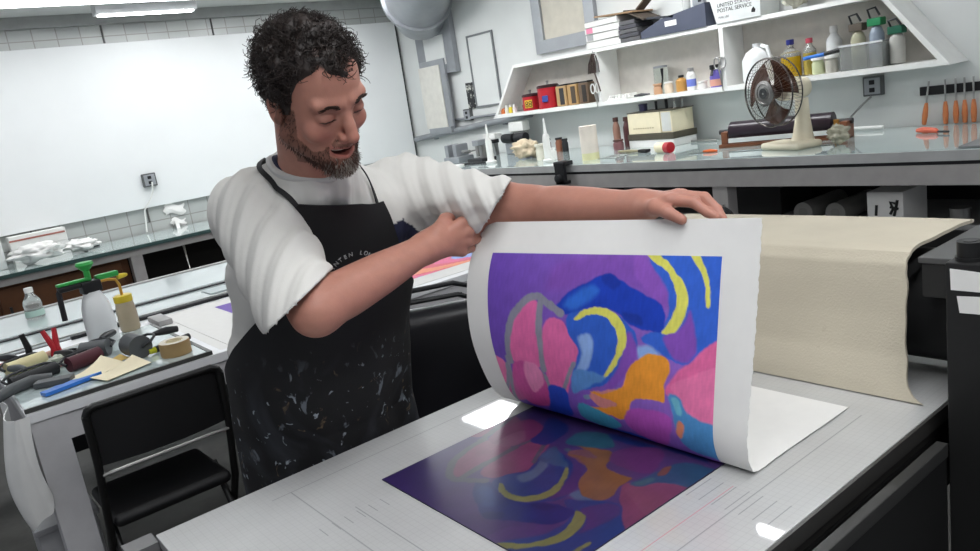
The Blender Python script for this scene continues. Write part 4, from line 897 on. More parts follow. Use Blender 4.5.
# ---------------------------------------------------------------- artwork
ART = [['P','7d4fae',0.04,[[0.319,0.011],[0.724,0.001],[0.792,0.092],[0.68,0.067],[0.543,0.038],[0.394,0.075],[0.282,0.075]]],['P','3563cc',0.006,[[0.711,0.004],[0.997,-0.009],[0.997,0.124],[0.935,0.185],[0.904,0.204],[0.867,0.209],[0.686,0.16],[0.792,0.143],[0.823,0.109],[0.805,0.077],[0.767,0.045]]],['P','8a55b8',0.012,[[0.668,0.004],[0.724,0.011],[0.817,0.065],[0.805,0.111],[0.736,0.072],[0.674,0.04]]],['P','1b3fb4',0.006,[[0.332,0.109],[0.394,0.075],[0.487,0.052],[0.543,0.038],[0.587,0.038],[0.68,0.065],[0.792,0.092],[0.811,0.121],[0.792,0.15],[0.686,0.141],[0.599,0.109],[0.506,0.101],[0.431,0.121],[0.382,0.124]]],['P','2f5fc6',0.006,[[0.388,0.121],[0.506,0.104],[0.643,0.121],[0.705,0.16],[0.68,0.202],[0.618,0.241],[0.481,0.278],[0.4,0.288],[0.388,0.246],[0.438,0.192],[0.388,0.155]]],['P','2f6ad0',0.02,[[0.363,0.101],[0.487,0.057],[0.55,0.07],[0.475,0.099],[0.413,0.116]]],['P','1836a0',0.01,[[0.531,0.04],[0.587,0.038],[0.637,0.055],[0.581,0.072]]],['P','19379c',0.01,[[0.624,0.109],[0.711,0.114],[0.724,0.136],[0.668,0.133]]],['P','8fb0e6',0.012,[[0.438,0.165],[0.494,0.153],[0.512,0.18],[0.487,0.226],[0.425,0.258],[0.394,0.251],[0.456,0.204]]],['P','8fb0e6',0.016,[[0.693,0.175],[0.755,0.175],[0.798,0.19],[0.742,0.209],[0.699,0.204]]],['P','e06a9e',0.006,[[0.991,0.128],[0.991,0.266],[0.792,0.278],[0.848,0.222],[0.904,0.204],[0.948,0.177]]],['P','8450b4',0.012,[[0.792,0.153],[0.873,0.136],[0.898,0.094],[0.917,0.141],[0.935,0.177],[0.898,0.204],[0.848,0.2],[0.811,0.173]]],['P','8450b4',0.012,[[0.655,0.136],[0.699,0.18],[0.68,0.224],[0.581,0.271],[0.531,0.273],[0.624,0.219]]],['P','e277a8',0.006,[[-0.016,0.212],[0.052,0.231],[0.039,0.285],[-0.116,0.403],[-0.116,0.354],[-0.054,0.271]]],['P','df6aa4',0.006,[[0.12,0.138],[0.176,0.111],[0.232,0.089],[0.27,0.109],[0.27,0.175],[0.263,0.234],[0.189,0.248],[0.089,0.241],[0.095,0.18]]],['P','df6aa4',0.006,[[0.288,0.131],[0.363,0.128],[0.4,0.163],[0.444,0.19],[0.406,0.229],[0.338,0.312],[0.239,0.322],[0.263,0.236],[0.245,0.197]]],['P','c4569a',0.01,[[0.064,0.256],[0.145,0.248],[0.158,0.278],[0.083,0.339],[-0.041,0.359]]],['S','8b8b9b',0.022,[[0.077,0.234],[0.089,0.18],[0.114,0.138],[0.176,0.101],[0.245,0.084],[0.307,0.101],[0.363,0.119]]],['S','8b8b9b',0.02,[[0.27,0.097],[0.251,0.168],[0.251,0.246]]],['S','8b8b9b',0.014,[[0.052,0.239],[0.027,0.285],[-0.091,0.371]]],['S','8b8b9b',0.014,[[0.139,0.244],[0.245,0.253],[0.257,0.297]]],['S','8b8b9b',0.014,[[0.406,0.222],[0.375,0.248],[0.326,0.293]]],['S','7d8fae',0.014,[[0.612,0.273],[0.531,0.285],[0.438,0.3]]],['P','dcd964',0.003,[[0.419,0.131],[0.462,0.111],[0.525,0.101],[0.599,0.111],[0.649,0.138],[0.655,0.168],[0.624,0.204],[0.568,0.241],[0.518,0.256],[0.574,0.222],[0.612,0.192],[0.618,0.163],[0.599,0.141],[0.562,0.121],[0.494,0.116],[0.444,0.133]]],['P','dcd964',0.003,[[0.699,0.004],[0.755,-0.001],[0.823,0.023],[0.873,0.05],[0.892,0.082],[0.879,0.116],[0.854,0.141],[0.817,0.15],[0.786,0.148],[0.829,0.124],[0.848,0.089],[0.836,0.057],[0.798,0.026],[0.742,0.011]]],['P','dcd964',0.003,[[0.873,-0.004],[0.91,-0.004],[0.954,0.03],[0.972,0.062],[0.972,0.097],[0.954,0.094],[0.954,0.062],[0.929,0.03],[0.898,0.008]]],['P','c94f98',0.006,[[0.077,0.231],[0.232,0.234],[0.251,0.302],[0.226,0.346],[0.089,0.361],[0.064,0.305]]],['P','e58ab8',0.008,[[0.151,0.226],[0.232,0.234],[0.239,0.28],[0.151,0.315],[0.133,0.268]]],['S','8b8b9b',0.014,[[0.064,0.222],[0.052,0.273],[0.015,0.327],[-0.01,0.386]]],['P','2347b8',0.006,[[0.251,0.28],[0.357,0.283],[0.326,0.373],[0.139,0.398],[0.232,0.32]]],['P','5b8fd0',0.01,[[0.394,0.234],[0.475,0.239],[0.568,0.244],[0.462,0.275],[0.369,0.302]]],['P','d98a8a',0.006,[[0.438,0.288],[0.618,0.266],[0.637,0.305],[0.518,0.329]]],['P','ee9a34',0.004,[[0.45,0.283],[0.537,0.285],[0.618,0.268],[0.637,0.258],[0.655,0.222],[0.711,0.197],[0.755,0.187],[0.823,0.195],[0.829,0.226],[0.805,0.246],[0.811,0.29],[0.761,0.283],[0.661,0.285],[0.624,0.344],[0.512,0.334],[0.425,0.32],[0.525,0.32],[0.606,0.305],[0.531,0.295]]],['P','4aa3c4',0.008,[[0.394,0.31],[0.518,0.332],[0.599,0.356],[0.487,0.4],[0.357,0.371]]],['P','b354b8',0.008,[[0.637,0.307],[0.792,0.305],[0.842,0.32],[0.786,0.393],[0.717,0.405],[0.643,0.376],[0.606,0.349]]],['P','e678a8',0.006,[[0.829,0.246],[0.985,0.19],[0.991,0.339],[0.892,0.307],[0.836,0.258]]],['P','4f8fc8',0.008,[[0.817,0.263],[0.867,0.271],[0.898,0.305],[0.985,0.324],[0.979,0.395],[0.91,0.393],[0.854,0.371],[0.842,0.32]]],['P','6fb7cc',0.006,[[0.829,0.271],[0.861,0.275],[0.879,0.307],[0.854,0.31]]],['P','e08a6a',0.006,[[0.861,0.317],[0.892,0.327],[0.861,0.364],[0.842,0.351]]],['P','2a4fbc',0.008,[[0.512,0.381],[0.655,0.383],[0.736,0.405],[0.842,0.408],[0.972,0.4],[0.972,0.405],[0.674,0.405],[0.469,0.403]]]]
ART = [(k, c_, w, [(1.06 if u > .975 else -.05 if u < .01 else u, .45 if v > .405 else -.012 if v < .006 else v) for u, v in pts] if k == 'P' else pts) for k, c_, w, pts in ART]
def chaikin(P, closed):
    for _ in range(2):
        Q_ = [] if closed else [P[0]]
        n = len(P)
        for i in range(n if closed else n-1):
            (x0, y0), (x1, y1) = P[i], P[(i+1) % n]
            Q_ += [(x0*.8+x1*.2, y0*.8+y1*.2), (x0*.2+x1*.8, y0*.2+y1*.8)]
        P = Q_ if closed else Q_+[P[-1]]
    return P
ART = [(k, c_, w, chaikin(pts, k == 'P')) for k, c_, w, pts in ART]
def smooth_noise(u, v, s, seed):
    r = np.random.RandomState(seed); o = np.zeros_like(u)
    for k in range(6):
        a = r.uniform(0, 2*PI); f_ = s*r.uniform(.6, 1.8); o += np.sin((u*np.cos(a)+v*np.sin(a))*f_*2*PI+r.uniform(0, 6.28))
    return o/6
def art(u, d):
    """colour (linear rgb) of the artwork at u across and d down, in print units"""
    uu = u+.006*smooth_noise(u, d, 9, 1)+.003*smooth_noise(u, d, 30, 2)
    dd = d+.003*smooth_noise(u, d, 10, 3)+.0015*smooth_noise(u, d, 33, 4)
    x, y = uu*.5, dd
    t = np.clip((uu-.05)/.7, 0, 1)[:, None]
    c = np.array(lin('6c4bb0'))*(1-t)+np.array(lin('8d62c0'))*t
    for kind, col, w, pts in ART:
        P = np.array(pts)*[.5, 1]; n = len(P)
        dist = np.full(len(x), 9.); ins = np.zeros(len(x), bool)
        for i in range(n if kind == 'P' else n-1):
            a, b = P[i], P[(i+1) % n]; e = b-a; L2 = (e*e).sum()+1e-9
            h = np.clip(((x-a[0])*e[0]+(y-a[1])*e[1])/L2, 0, 1)
            dist = np.minimum(dist, np.hypot(x-a[0]-h*e[0], y-a[1]-h*e[1]))
            if kind == 'P':
                cr = (a[1] > y) != (b[1] > y)
                xx = a[0]+(y-a[1])*e[0]/(e[1] if abs(e[1]) > 1e-9 else 1e-9)
                ins ^= cr & (x < xx)
        if kind == 'P':
            sd = np.where(ins, dist, -dist); al = np.clip(sd/(w*.5)+.5, 0, 1)
        else:
            al = np.clip((w*.36-dist)/.0025+.5, 0, 1)
        al = al[:, None]; c = c*(1-al)+np.array(lin(col))*al
    br = 1+.10*smooth_noise(u*1.3, d*5, 7, 9)+.08*smooth_noise(u*4, d*2, 16, 12)+.05*smooth_noise(u*5+d*6, d*4, 22, 15)
    return np.clip(c*br[:, None], 0, 1)

# plate on the bed
pl = thing('inked_plate', 'dark inked printing plate lying on the press bed under the lifted print', 'plate', (.97, 1.046, .9005))
obj('plate', G().bx((.632, .797, .9005), (1.31, 1.297, .9025)), mat('plate_metal', '2a2740', .4), pl, True)
g = G().grid(lambda u, v: (.6325+.5*u, .7975+.499*v, .9029), 250, 250)
o = obj('ink_film', g, mat('ink_residue', 'ffffff', .28, var=.1, scale=25, vcol='Col', spec=.45), pl, True)
def plate_col(co):
    wx, wy = co[:, 0]+.97, co[:, 1]+1.046
    u = (1.297-wy)/.5; d = wx-.632
    c = art(u, d); lum = c.mean(1, keepdims=True)
    c = c*.26+lum*.015
    base = np.array(lin('1b1833'))
    return c*.55+base*.45*(1+.3*smooth_noise(u, d, 6, 21))[:, None]
vcol(o, plate_col)

# the lifted print
RP = np.array([(1.06, .9034), (1.045, .910), (1.036, .935), (1.036, .973), (1.054, 1.04), (1.081, 1.138), (1.113, 1.269), (1.128, 1.338)])
LP = np.array([(1.06, .9034), (1.021, .915), (.985, .945), (.961, .996), (.941, 1.086), (.945, 1.177), (.969, 1.257), (1.022, 1.335)])
def cat(P, n):
    Q = np.vstack([2*P[0]-P[1], P, 2*P[-1]-P[-2]]); o = []
    for i in range(1, len(Q)-2):
        for t in np.linspace(0, 1, 20, endpoint=False):
            a, b, c, d = Q[i-1:i+3]
            o.append(.5*((2*b)+(c-a)*t+(2*a-5*b+4*c-d)*t*t+(3*b-a-3*c+d)*t**3))
    o.append(P[-1]); o = np.array(o); s = np.r_[0, np.cumsum(np.linalg.norm(np.diff(o, axis=0), axis=1))]
    return np.array([np.interp(np.linspace(0, s[-1], n), s, o[:, k]) for k in (0, 1)]).T
NV = 300
RC, LC = cat(RP, NV), cat(LP, NV)
def paper_pt(y, v):
    """v: 0 at the fold, 1 at the lifted edge, negative along the flat tail (metres)"""
    if v < 0: return (1.06-v, y, .9034)
    w = (y-.733)/.622; k = v*(NV-1); i = min(int(k), NV-2); f_ = k-i
    r = RC[i]*(1-f_)+RC[i+1]*f_; l = LC[i]*(1-f_)+LC[i+1]*f_; q = r*(1-w)+l*w
    return (q[0], y, q[1]-.004*v*math.sin(PI*w)*0)
pp = thing('lifted_print', 'large white sheet with a fresh colourful abstract print being peeled from the plate', 'print', (1.1, 1.044, .903))
g = G()
def edge(v): return .0007*math.sin(v*83)+.0005*math.sin(v*211+1)
vs = [-.313, -.25, -.18, -.12, -.06, -.02] + [i/110 for i in range(111)]
rows = []
for v in vs:
    ya, yb = .733+edge(v), 1.355
    rows.append([g.bm.verts.new(paper_pt(ya+(yb-ya)*j/40, v)) for j in range(41)])
for a, b in zip(rows, rows[1:]):
    for j in range(40): g.bm.faces.new((a[j], a[j+1], b[j+1], b[j]))
bmesh.ops.recalc_face_normals(g.bm, faces=g.bm.faces)
sheet_me_normals = None
# thicken upwards / away from the printed side
me = bpy.data.meshes.new('sheet'); g.bm.normal_update()
top = {v: v.co.copy() for v in g.bm.verts}
fs = list(g.bm.faces)
ref = [f for f in fs if abs(f.calc_center_median().x-1.3) < .05][0]
if ref.normal.z < 0:
    bmesh.ops.reverse_faces(g.bm, faces=fs)
g.bm.normal_update()
nrm = {v: v.normal.copy() for v in g.bm.verts}
ext = bmesh.ops.extrude_face_region(g.bm, geom=fs)
for e in ext['geom']:
    if isinstance(e, bmesh.types.BMVert):
        e.co += e.normal*.0009 if e.normal.length else Vector((0, 0, .0009))
bmesh.ops.recalc_face_normals(g.bm, faces=g.bm.faces)
g.bm.to_mesh(me); g.bm.free()
link_mesh('sheet', me, paper_white, pp, True, 50)
# ink layer on the lifted side
NUx, NVy = 250, 214
g = G(); uv = []
rows = []
for j in range(NVy+1):
    d = .42*j/NVy; v = 1-(d+.07)/.49
    row = []
    for i in range(NUx+1):
        y = 1.297-.5*i/NUx
        p = Vector(paper_pt(y, v)); e = 1e-3
        t1_ = Vector(paper_pt(y, min(1, v+e)))-Vector(paper_pt(y, max(0, v-e))); t2_ = Vector(paper_pt(y+e, v))-Vector(paper_pt(y-e, v))
        n = t1_.cross(t2_).normalized()
        if n.x > 0: n = -n
        if abs(n.x) < .05 and n.z > 0: n = -n
        row.append(g.bm.verts.new(p+n*.0014)); uv.append((i/NUx, d))
    rows.append(row)
for a, b in zip(rows, rows[1:]):
    for i in range(NUx): g.bm.faces.new((a[i], a[i+1], b[i+1], b[i]))
o = obj('printed_image', g, mat('print_ink', 'ffffff', .5, var=.03, scale=40, vcol='Col', spec=.35), pp, True, 0)
UV = np.array(uv)
vcol(o, lambda co: art(UV[:, 0], UV[:, 1]))

# ---------------------------------------------------------------- lights, world, camera
diff = mat('lamp_diffuser', 'fbfdff', .5, var=0, emit=11)
def lamp(lab, x0, x1, y0, y1, z=2.84, m=diff):
    t = thing('ceiling_light', lab, 'light', ((x0+x1)/2, (y0+y1)/2, z), 0, 'fluorescent ceiling lights')
    obj('housing', G().bx((x0-.03, y0-.03, z+.012), (x1+.03, y1+.03, 2.9), .006), mat('lamp_housing', 'c3c5c6', .5, .2), t, True)
    obj('diffuser', G().bx((x0, y0, z), (x1, y1, z+.011)), m, t, True)
    return t
dim = mat('lamp_diffuser_soft', 'fbfdff', .5, var=0, emit=7)
bright = mat('lamp_diffuser_bright', 'fbfdff', .5, var=0, emit=22)
lamp('ceiling light on the far side above the right bench', 3.43, 3.87, 4.55, 5.28, m=bright)
lamp('unseen ceiling light added at the far end above the right bench to brighten the wall', 3.43, 3.87, 5.9, 6.8, m=bright)  # added out of view to lift the right wall
lamp('unseen ceiling light added near the wall shelf to brighten the shelf and wall', 4.2, 4.55, 2.9, 4.2, m=bright)  # extra light, not seen, brightens shelf and wall
lamp('narrow ceiling light nearer the camera above the right bench', 3.42, 3.50, 1.2, 2.43, m=bright)
lamp('broad bright ceiling light at the top left corner of the picture', -.6, 3.0, 6.75, 7.3, m=dim)
lamp('bright ceiling light at the top of the picture behind the head of the man', 3.35, 5.0, 7.15, 7.45, m=dim)
tube_ = lamp('thin tube light hanging just below the big left ceiling light', 1.92, 2.75, 7.58, 7.66, 2.79)
obj('spacer', G().bx((2.0, 7.6, 2.8), (2.04, 7.64, 2.9)), galv, tube_, True)
lamp('unseen ceiling light added over the white work table', -.6, 1.0, 3.2, 3.6)  # unseen fixture, added to fill out the overhead light
lamp('unseen fill light added above the man and the press', .2, 1.8, .2, .8, m=dim)  # added overhead, out of view, to light the man and press
lamp('unseen front fill light added above the camera side of the press', -.9, .6, -.9, -.5, m=bright)  # front fill, added for more light from the camera side
lamp('unseen fill light added toward the near end of the right wall', 3.3, 4.6, -.9, -.6, m=bright)  # unseen, added as one of the fill fixtures
W = bpy.data.worlds.new('room_world'); SC.world = W; W.use_nodes = True
W.node_tree.nodes['Background'].inputs[0].default_value = (.85, .9, 1, 1); W.node_tree.nodes['Background'].inputs[1].default_value = .3
cam = bpy.data.cameras.new('camera'); co = bpy.data.objects.new('camera', cam); COL.objects.link(co)
h_, p_, r_ = (math.radians(a) for a in (53.085, 12.836, -8.855))
fw = Vector((math.cos(p_)*math.cos(h_), math.cos(p_)*math.sin(h_), -math.sin(p_))); rt = Vector((math.sin(h_), -math.cos(h_), 0)); up = rt.cross(fw)
ax = rt*math.cos(r_)+up*math.sin(r_); ay = -rt*math.sin(r_)+up*math.cos(r_)
co.matrix_world = Matrix.Translation((0, 0, 1.6)) @ Matrix((ax, ay, -fw)).transposed().to_4x4()
cam.sensor_width = 36; cam.lens = 776.13*36/980; cam.clip_start = .05
SC.camera = co
SC.view_settings.view_transform = 'Standard'; SC.view_settings.look = 'None'; SC.view_settings.gamma = 1; SC.view_settings.use_curve_mapping = False
SC.view_settings.exposure = .2
# ================================================================ the person
V3 = lambda *a: np.array(a, np.float32)
def smin(a, b, k):
    h = np.clip(.5+.5*(b-a)/k, 0, 1); return b*(1-h)+a*h-k*h*(1-h)
def smax(a, b, k): return -smin(-a, -b, k)
def ell(p, c, r, M=None):
    q = p-V3(*c)
    if M is not None: q = q @ M
    r = V3(*r); k0 = np.sqrt(((q/r)**2).sum(-1))+1e-9; k1 = np.sqrt(((q/(r*r))**2).sum(-1))+1e-9
    return k0*(k0-1)/k1
def rc(p, a, b, r1, r2):
    a = V3(*a); b = V3(*b); ba = b-a; l2 = float((ba*ba).sum())+1e-12
    h = np.clip(((p-a) @ ba)/l2, 0, 1)
    q = p-a-h[..., None]*ba
    return np.sqrt((q*q).sum(-1))-(r1+(r2-r1)*h)
def chain(p, pts, rs, k=.006):
    d = None
    for i in range(len(pts)-1):
        e = rc(p, pts[i], pts[i+1], rs[i], rs[i+1]); d = e if d is None else smin(d, e, k)
    return d
def wob(p, s, seed, n=7):
    r = np.random.RandomState(seed); o = 0
    for _ in range(n):
        v = r.normal(size=3); v /= np.linalg.norm(v); o = o+np.sin((p @ v.astype(np.float32))*(s*r.uniform(.6, 1.7))+r.uniform(0, 6.28))
    return o/n

def nets(fn, lo, hi, h):
    """surface nets on a sparse-evaluated grid; returns verts, quads"""
    B = 8
    lo = np.array(lo, np.float32); n = (np.ceil((np.array(hi)-lo)/h/B)*B).astype(int)
    nb = n//B
    bi = np.stack(np.meshgrid(*[np.arange(k) for k in nb], indexing='ij'), -1).reshape(-1, 3)
    bc = lo+(bi*B+B/2-.5).astype(np.float32)*h
    d = fn(bc)
    D = np.repeat(np.repeat(np.repeat(np.where(d < 0, -1, 1).astype(np.float32).reshape(nb), B, 0), B, 1), B, 2)
    act = bi[np.abs(d) < h*B*.87*1.35+.004]
    off = np.stack(np.meshgrid(*[np.arange(B)]*3, indexing='ij'), -1).reshape(-1, 3)
    for i in range(0, len(act), 800):
        idx = (act[i:i+800, None]*B+off[None]).reshape(-1, 3)
        D[idx[:, 0], idx[:, 1], idx[:, 2]] = fn(lo+idx.astype(np.float32)*h)
    S = D < 0
    c = [S[x:n[0]-1+x, y:n[1]-1+y, z:n[2]-1+z] for x in (0, 1) for y in (0, 1) for z in (0, 1)]
    a = c[0] | c[1]; b = c[0] & c[1]
    for q in c[2:]: a = a | q; b = b & q
    cells = np.argwhere(a & ~b)
    ids = np.full(n-1, -1, np.int32); ids[cells[:, 0], cells[:, 1], cells[:, 2]] = np.arange(len(cells))
    cor = [(x, y, z) for x in (0, 1) for y in (0, 1) for z in (0, 1)]
    vals = [D[cells[:, 0]+x, cells[:, 1]+y, cells[:, 2]+z] for x, y, z in cor]
    acc = np.zeros((len(cells), 3), np.float32); cnt = np.zeros(len(cells), np.float32)
    for i in range(8):
        for j in range(i+1, 8):
            if sum(abs(cor[i][k]-cor[j][k]) for k in range(3)) != 1: continue
            m = (vals[i] < 0) != (vals[j] < 0)
            t = np.where(m, vals[i]/np.where(m, vals[i]-vals[j], 1), 0)[:, None]
            p = np.array(cor[i], np.float32)*(1-t)+np.array(cor[j], np.float32)*t
            acc += p*m[:, None]; cnt += m
    V = lo+(cells+acc/cnt[:, None])*h
    Q = []
    for ax in range(3):
        u, v = (ax+1) % 3, (ax+2) % 3
        sl0 = [slice(1, n[k]-1) for k in range(3)]; sl1 = list(sl0); sl0[ax] = slice(0, n[ax]-1); sl1[ax] = slice(1, n[ax])
        A, Bm = S[tuple(sl0)], S[tuple(sl1)]
        e = np.argwhere(A != Bm)
        fl = A[e[:, 0], e[:, 1], e[:, 2]]
        e = e+1; e[:, ax] -= 1
        du = np.eye(3, dtype=int)[u]; dv = np.eye(3, dtype=int)[v]
        q = np.stack([ids[tuple((e-s).T)] for s in (0*du, du, du+dv, dv)], 1)
        q[~fl] = q[~fl][:, ::-1]
        Q.append(q[(q >= 0).all(1)])
    Q = np.concatenate(Q)
    return V, Q[:, ::-1].copy() if False else Q
def to_mesh(name, V, Q):
    me = bpy.data.meshes.new(name)
    me.from_pydata(V.tolist(), [], Q.tolist()); me.update(); return me

# ---- pose
HC = V3(.643, 1.280, 1.656); HS = 1.0
HF = V3(.158, -.826, -.540); HU = V3(-.11, -.56, .821); HR = V3(-.954, -.172, -.245)
HF /= np.linalg.norm(HF); HR = np.cross(HF, HU); HR /= np.linalg.norm(HR); HU = np.cross(HR, HF)
HM = np.stack([HR, HF, HU], 1)          # local -> world
def hw(l): return HC+(np.asarray(l, np.float32)*HS) @ HM.T
def hl(p): return ((p-HC) @ HM)/HS
SR, ER, WR = V3(.575, 1.51, 1.45), V3(.57, 1.298, 1.272), V3(.868, 1.354, 1.316)
SL, EL, WL = V3(.955, 1.53, 1.42), V3(1.098, 1.272, 1.352), V3(1.127, .992, 1.353)
NB = V3(.692, 1.452, 1.50)

def torso(p):
    d = ell(p, (.722, 1.70, .95), (.19, .14, .17))
    d = smin(d, ell(p, (.722, 1.665, 1.09), (.19, .15, .18)), .05)
    d = smin(d, ell(p, (.735, 1.60, 1.29), (.19, .135, .20)), .06)
    d = smin(d, rc(p, (.61, 1.53, 1.41), (.93, 1.545, 1.40), .07, .07), .05)
    d = smin(d, rc(p, (.735, 1.53, 1.42), NB, .09, .070), .05)
    return d
def head_local(q):
    """signed distance in head units"""
    ax = np.abs(q[:, 0]); s = np.stack([ax, q[:, 1], q[:, 2]], -1)
    d = ell(q, (0, -.012, .031), (.0755, .098, .085))
    d = smin(d, ell(q, (0, .024, -.035), (.064, .062, .082)), .03)
    d = smin(d, rc(s, (.050, .000, -.062), (.012, .068, -.098), .026, .021), .022)
    d = smin(d, ell(q, (0, .074, -.100), (.022, .018, .017)), .015)
    d = smin(d, ell(s, (.041, .062, -.034), (.022, .018, .019)), .014)          # smiling cheek
    d = smin(d, rc(s, (.010, .0835, .020), (.046, .069, .020), .0085, .009), .014)     # brow
    d = smax(d, -ell(s, (.033, .095, -.002), (.017, .016, .011)), .009)        # socket
    d = smin(d, ell(s, (.0325, .0715, -.003), (.0165, .0145, .0125)), .004)      # lids
    d = smax(d, -ell(s, (.0325, .087, -.0085), (.0135, .006, .0018)), .0012)     # lid slit
    d = smin(d, chain(q, [(0, .083, .010), (0, .097, -.018), (0, .108, -.036)], [.0092, .0098, .0110], .006), .008)
    d = smin(d, ell(s, (.0115, .0935, -.041), (.0075, .010, .0075)), .005)        # nostril wing
    d = smax(d, -ell(s, (.0075, .100, -.0495), (.0038, .006, .004)), .002)
    d = smin(d, rc(s, (.0, .088, -.058), (.018, .083, -.060), .010, .009), .010)  # upper lip mound
    zc = q[:, 2]-7*q[:, 0]**2
    qb = np.stack([q[:, 0], q[:, 1], zc], -1)
    sb = np.stack([ax, q[:, 1], zc], -1)
    d = smin(d, rc(sb, (0, .0915, -.0650), (.026, .078, -.0690), .0056, .004), .004)   # upper lip
    d = smin(d, rc(sb, (0, .0885, -.0868), (.023, .078, -.0800), .0068, .004), .005)   # lower lip
    d = smax(d, -ell(qb, (0, .090, -.0750), (.0270, .024, .0078)), .0025)        # open mouth
    # smile crease
    d = smax(d, -rc(s, (.022, .090, -.042), (.034, .076, -.070), .0022, .002), .006)
    # ear
    c, s_ = math.cos(.25), math.sin(.25)
    e = np.stack([s[:, 0]-.077, c*(s[:, 1]+.008)+s_*(s[:, 2]+.012), -s_*(s[:, 1]+.008)+c*(s[:, 2]+.012)], -1)
    de = ell(e, (0, 0, 0), (.010, .018, .031)); de = smax(de, -ell(e, (.010, .002, .004), (.008, .011, .019)), .004)
    d = smin(d, de, .005)
    return d
HAND_R = dict(
    m=[(.950, 1.335, 1.350), (.959, 1.331, 1.329), (.957, 1.336, 1.308), (.946, 1.344, 1.289)],
    p=[(.988, 1.350, 1.349), (1.000, 1.348, 1.326), (.995, 1.352, 1.304), (.980, 1.357, 1.286)],
    d=[(.985, 1.376, 1.345), (.995, 1.377, 1.322), (.990, 1.378, 1.301), (.975, 1.380, 1.284)],
    t=[(.962, 1.384, 1.342), (.970, 1.387, 1.320), (.966, 1.386, 1.300), (.955, 1.386, 1.284)],
    r=[.0105, .011, .0105, .0092],
    th=[(.893, 1.350, 1.338), (.928, 1.362, 1.360), (.962, 1.374, 1.366), (.988, 1.374, 1.357)], w=WR)
HAND_L = dict(
    m=[(1.110, .905, 1.370), (1.129, .902, 1.375), (1.148, .908, 1.371), (1.164, .918, 1.362)],
    p=[(1.122, .864, 1.364), (1.144, .856, 1.368), (1.161, .866, 1.361), (1.173, .882, 1.351)],
    d=[(1.124, .838, 1.346), (1.143, .831, 1.347), (1.158, .842, 1.344), (1.169, .862, 1.336)],
    t=[(1.124, .820, 1.338), (1.137, .816, 1.332), (1.147, .828, 1.324), (1.156, .850, 1.318)],
    r=[.0098, .0102, .0098, .0086],
    th=[(1.108, .960, 1.354), (1.095, .930, 1.360), (1.090, .898, 1.352), (1.095, .872, 1.338)], w=WL)
def hand(p, H):
    w = H['w']; d = None
    mid = [(np.array(w)*.55+np.array(m)*.45) for m in H['m']]
    for i in range(4):
        e = chain(p, [w, mid[i], H['m'][i]], [.022, .0165, .0128], .008); d = e if d is None else smin(d, e, .010)
    for i in range(4):
        r = H['r'][i]
        e = chain(p, [H['m'][i], H['p'][i], H['d'][i], H['t'][i]], [r*1.15, r*1.02, r*.9, r*.78], .003)
        d = smin(d, e, .0045)
    t = H['th']
    e = chain(p, [w, t[0], t[1], t[2], t[3]], [.022, .019, .0145, .0115, .0095], .005)
    return smin(d, e, .007)
def limb(p, a, b, hs, rs_):
    ba = b-a; h = np.clip(((p-a) @ ba)/float((ba*ba).sum()), 0, 1)
    q = p-a-h[..., None]*ba
    t = np.linspace(0, 1, 41); r = np.interp(t, hs, rs_)
    for _ in range(6): r[1:-1] = (r[:-2]+2*r[1:-1]+r[2:])/4
    return np.sqrt((q*q).sum(-1))-np.interp(h, t, r).astype(np.float32)
def arm(p, S, E, W, H):
    d = limb(p, S, E, [0, .5, 1], [.062, .056, .047])
    d = smin(d, limb(p, E, W, [0, .25, .55, .85, 1], [.045, .0475, .042, .033, .030]), .02)
    return smin(d, hand(p, H), .028)
def bbox(p, lo, hi):
    return ((p > V3(*lo)) & (p < V3(*hi))).all(1)
def body(p):
    d = torso(p)
    def grp(d, m, f, k):
        if m.any():
            q = d[m]; d[m] = smin(q, f(p[m]), k)
        return d
    m = np.sqrt(((p-HC)**2).sum(1)) < .26
    def hd(q): return head_local(hl(q))*HS
    d = grp(d, m, lambda q: smin(hd(q), rc(q, NB, hw((0, -.022, -.06)), .066, .060), .025), .02)
    d = grp(d, bbox(p, (.42, 1.18, 1.15), (1.08, 1.66, 1.56)), lambda q: arm(q, SR, ER, WR, HAND_R), .03)
    d = grp(d, bbox(p, (.84, .74, 1.24), (1.24, 1.66, 1.56)), lambda q: arm(q, SL, EL, WL, HAND_L), .03)
    return d

man = thing('person', 'bearded smiling man in a white shirt and black apron lifting the print', 'person', (.67, 1.70, 0))
V, Q = nets(body, (.40, .77, .78), (1.24, 1.90, 1.82), .0025)
me = to_mesh('body', V, Q)
q = hl(V); ax_ = np.abs(q[:, 0]); inhead = np.sqrt(((V-HC)**2).sum(1)) < .19
skin = np.array(lin('ad7a6a')); C = np.tile(skin, (len(V), 1))
C *= (1+.05*wob(V, 60, 4)+.04*wob(V, 190, 5))[:, None]
def blend(C, m, col, a):
    a = (m*a)[:, None]; return C*(1-a)+np.array(lin(col))*a
sm = lambda x, a, b: np.clip((x-a)/(b-a), 0, 1)
cheek = np.exp(-(((ax_-.042)/.022)**2+((q[:, 2]+.032)/.02)**2))*(q[:, 1] > .03)*inhead
nose = np.exp(-((q[:, 0]/.014)**2+((q[:, 2]+.036)/.018)**2))*(q[:, 1] > .085)*inhead
C = blend(C, np.maximum(cheek, nose), 'aa675b', .42)
zc = q[:, 2]-7*q[:, 0]**2
lips = np.exp(-((np.abs(zc+.0755)/.0125)**4+(ax_/.0285)**6))*(q[:, 1] > .074)*inhead
C = blend(C, lips, 'a0564f', .8)
mouth = ((ax_/.0265)**2+((zc+.075)/.0074)**2 < 1)*(q[:, 1] < .087)*(q[:, 1] > .05)*inhead
C = blend(C, mouth.astype(float), '3a1a1a', .95)
slit = ((np.abs(ax_-.0325)/.0145)**2+((q[:, 2]+.0085)/.0026)**2 < 1)*(q[:, 1] > .07)*inhead
C = blend(C, slit.astype(float), '2a1c18', .9)
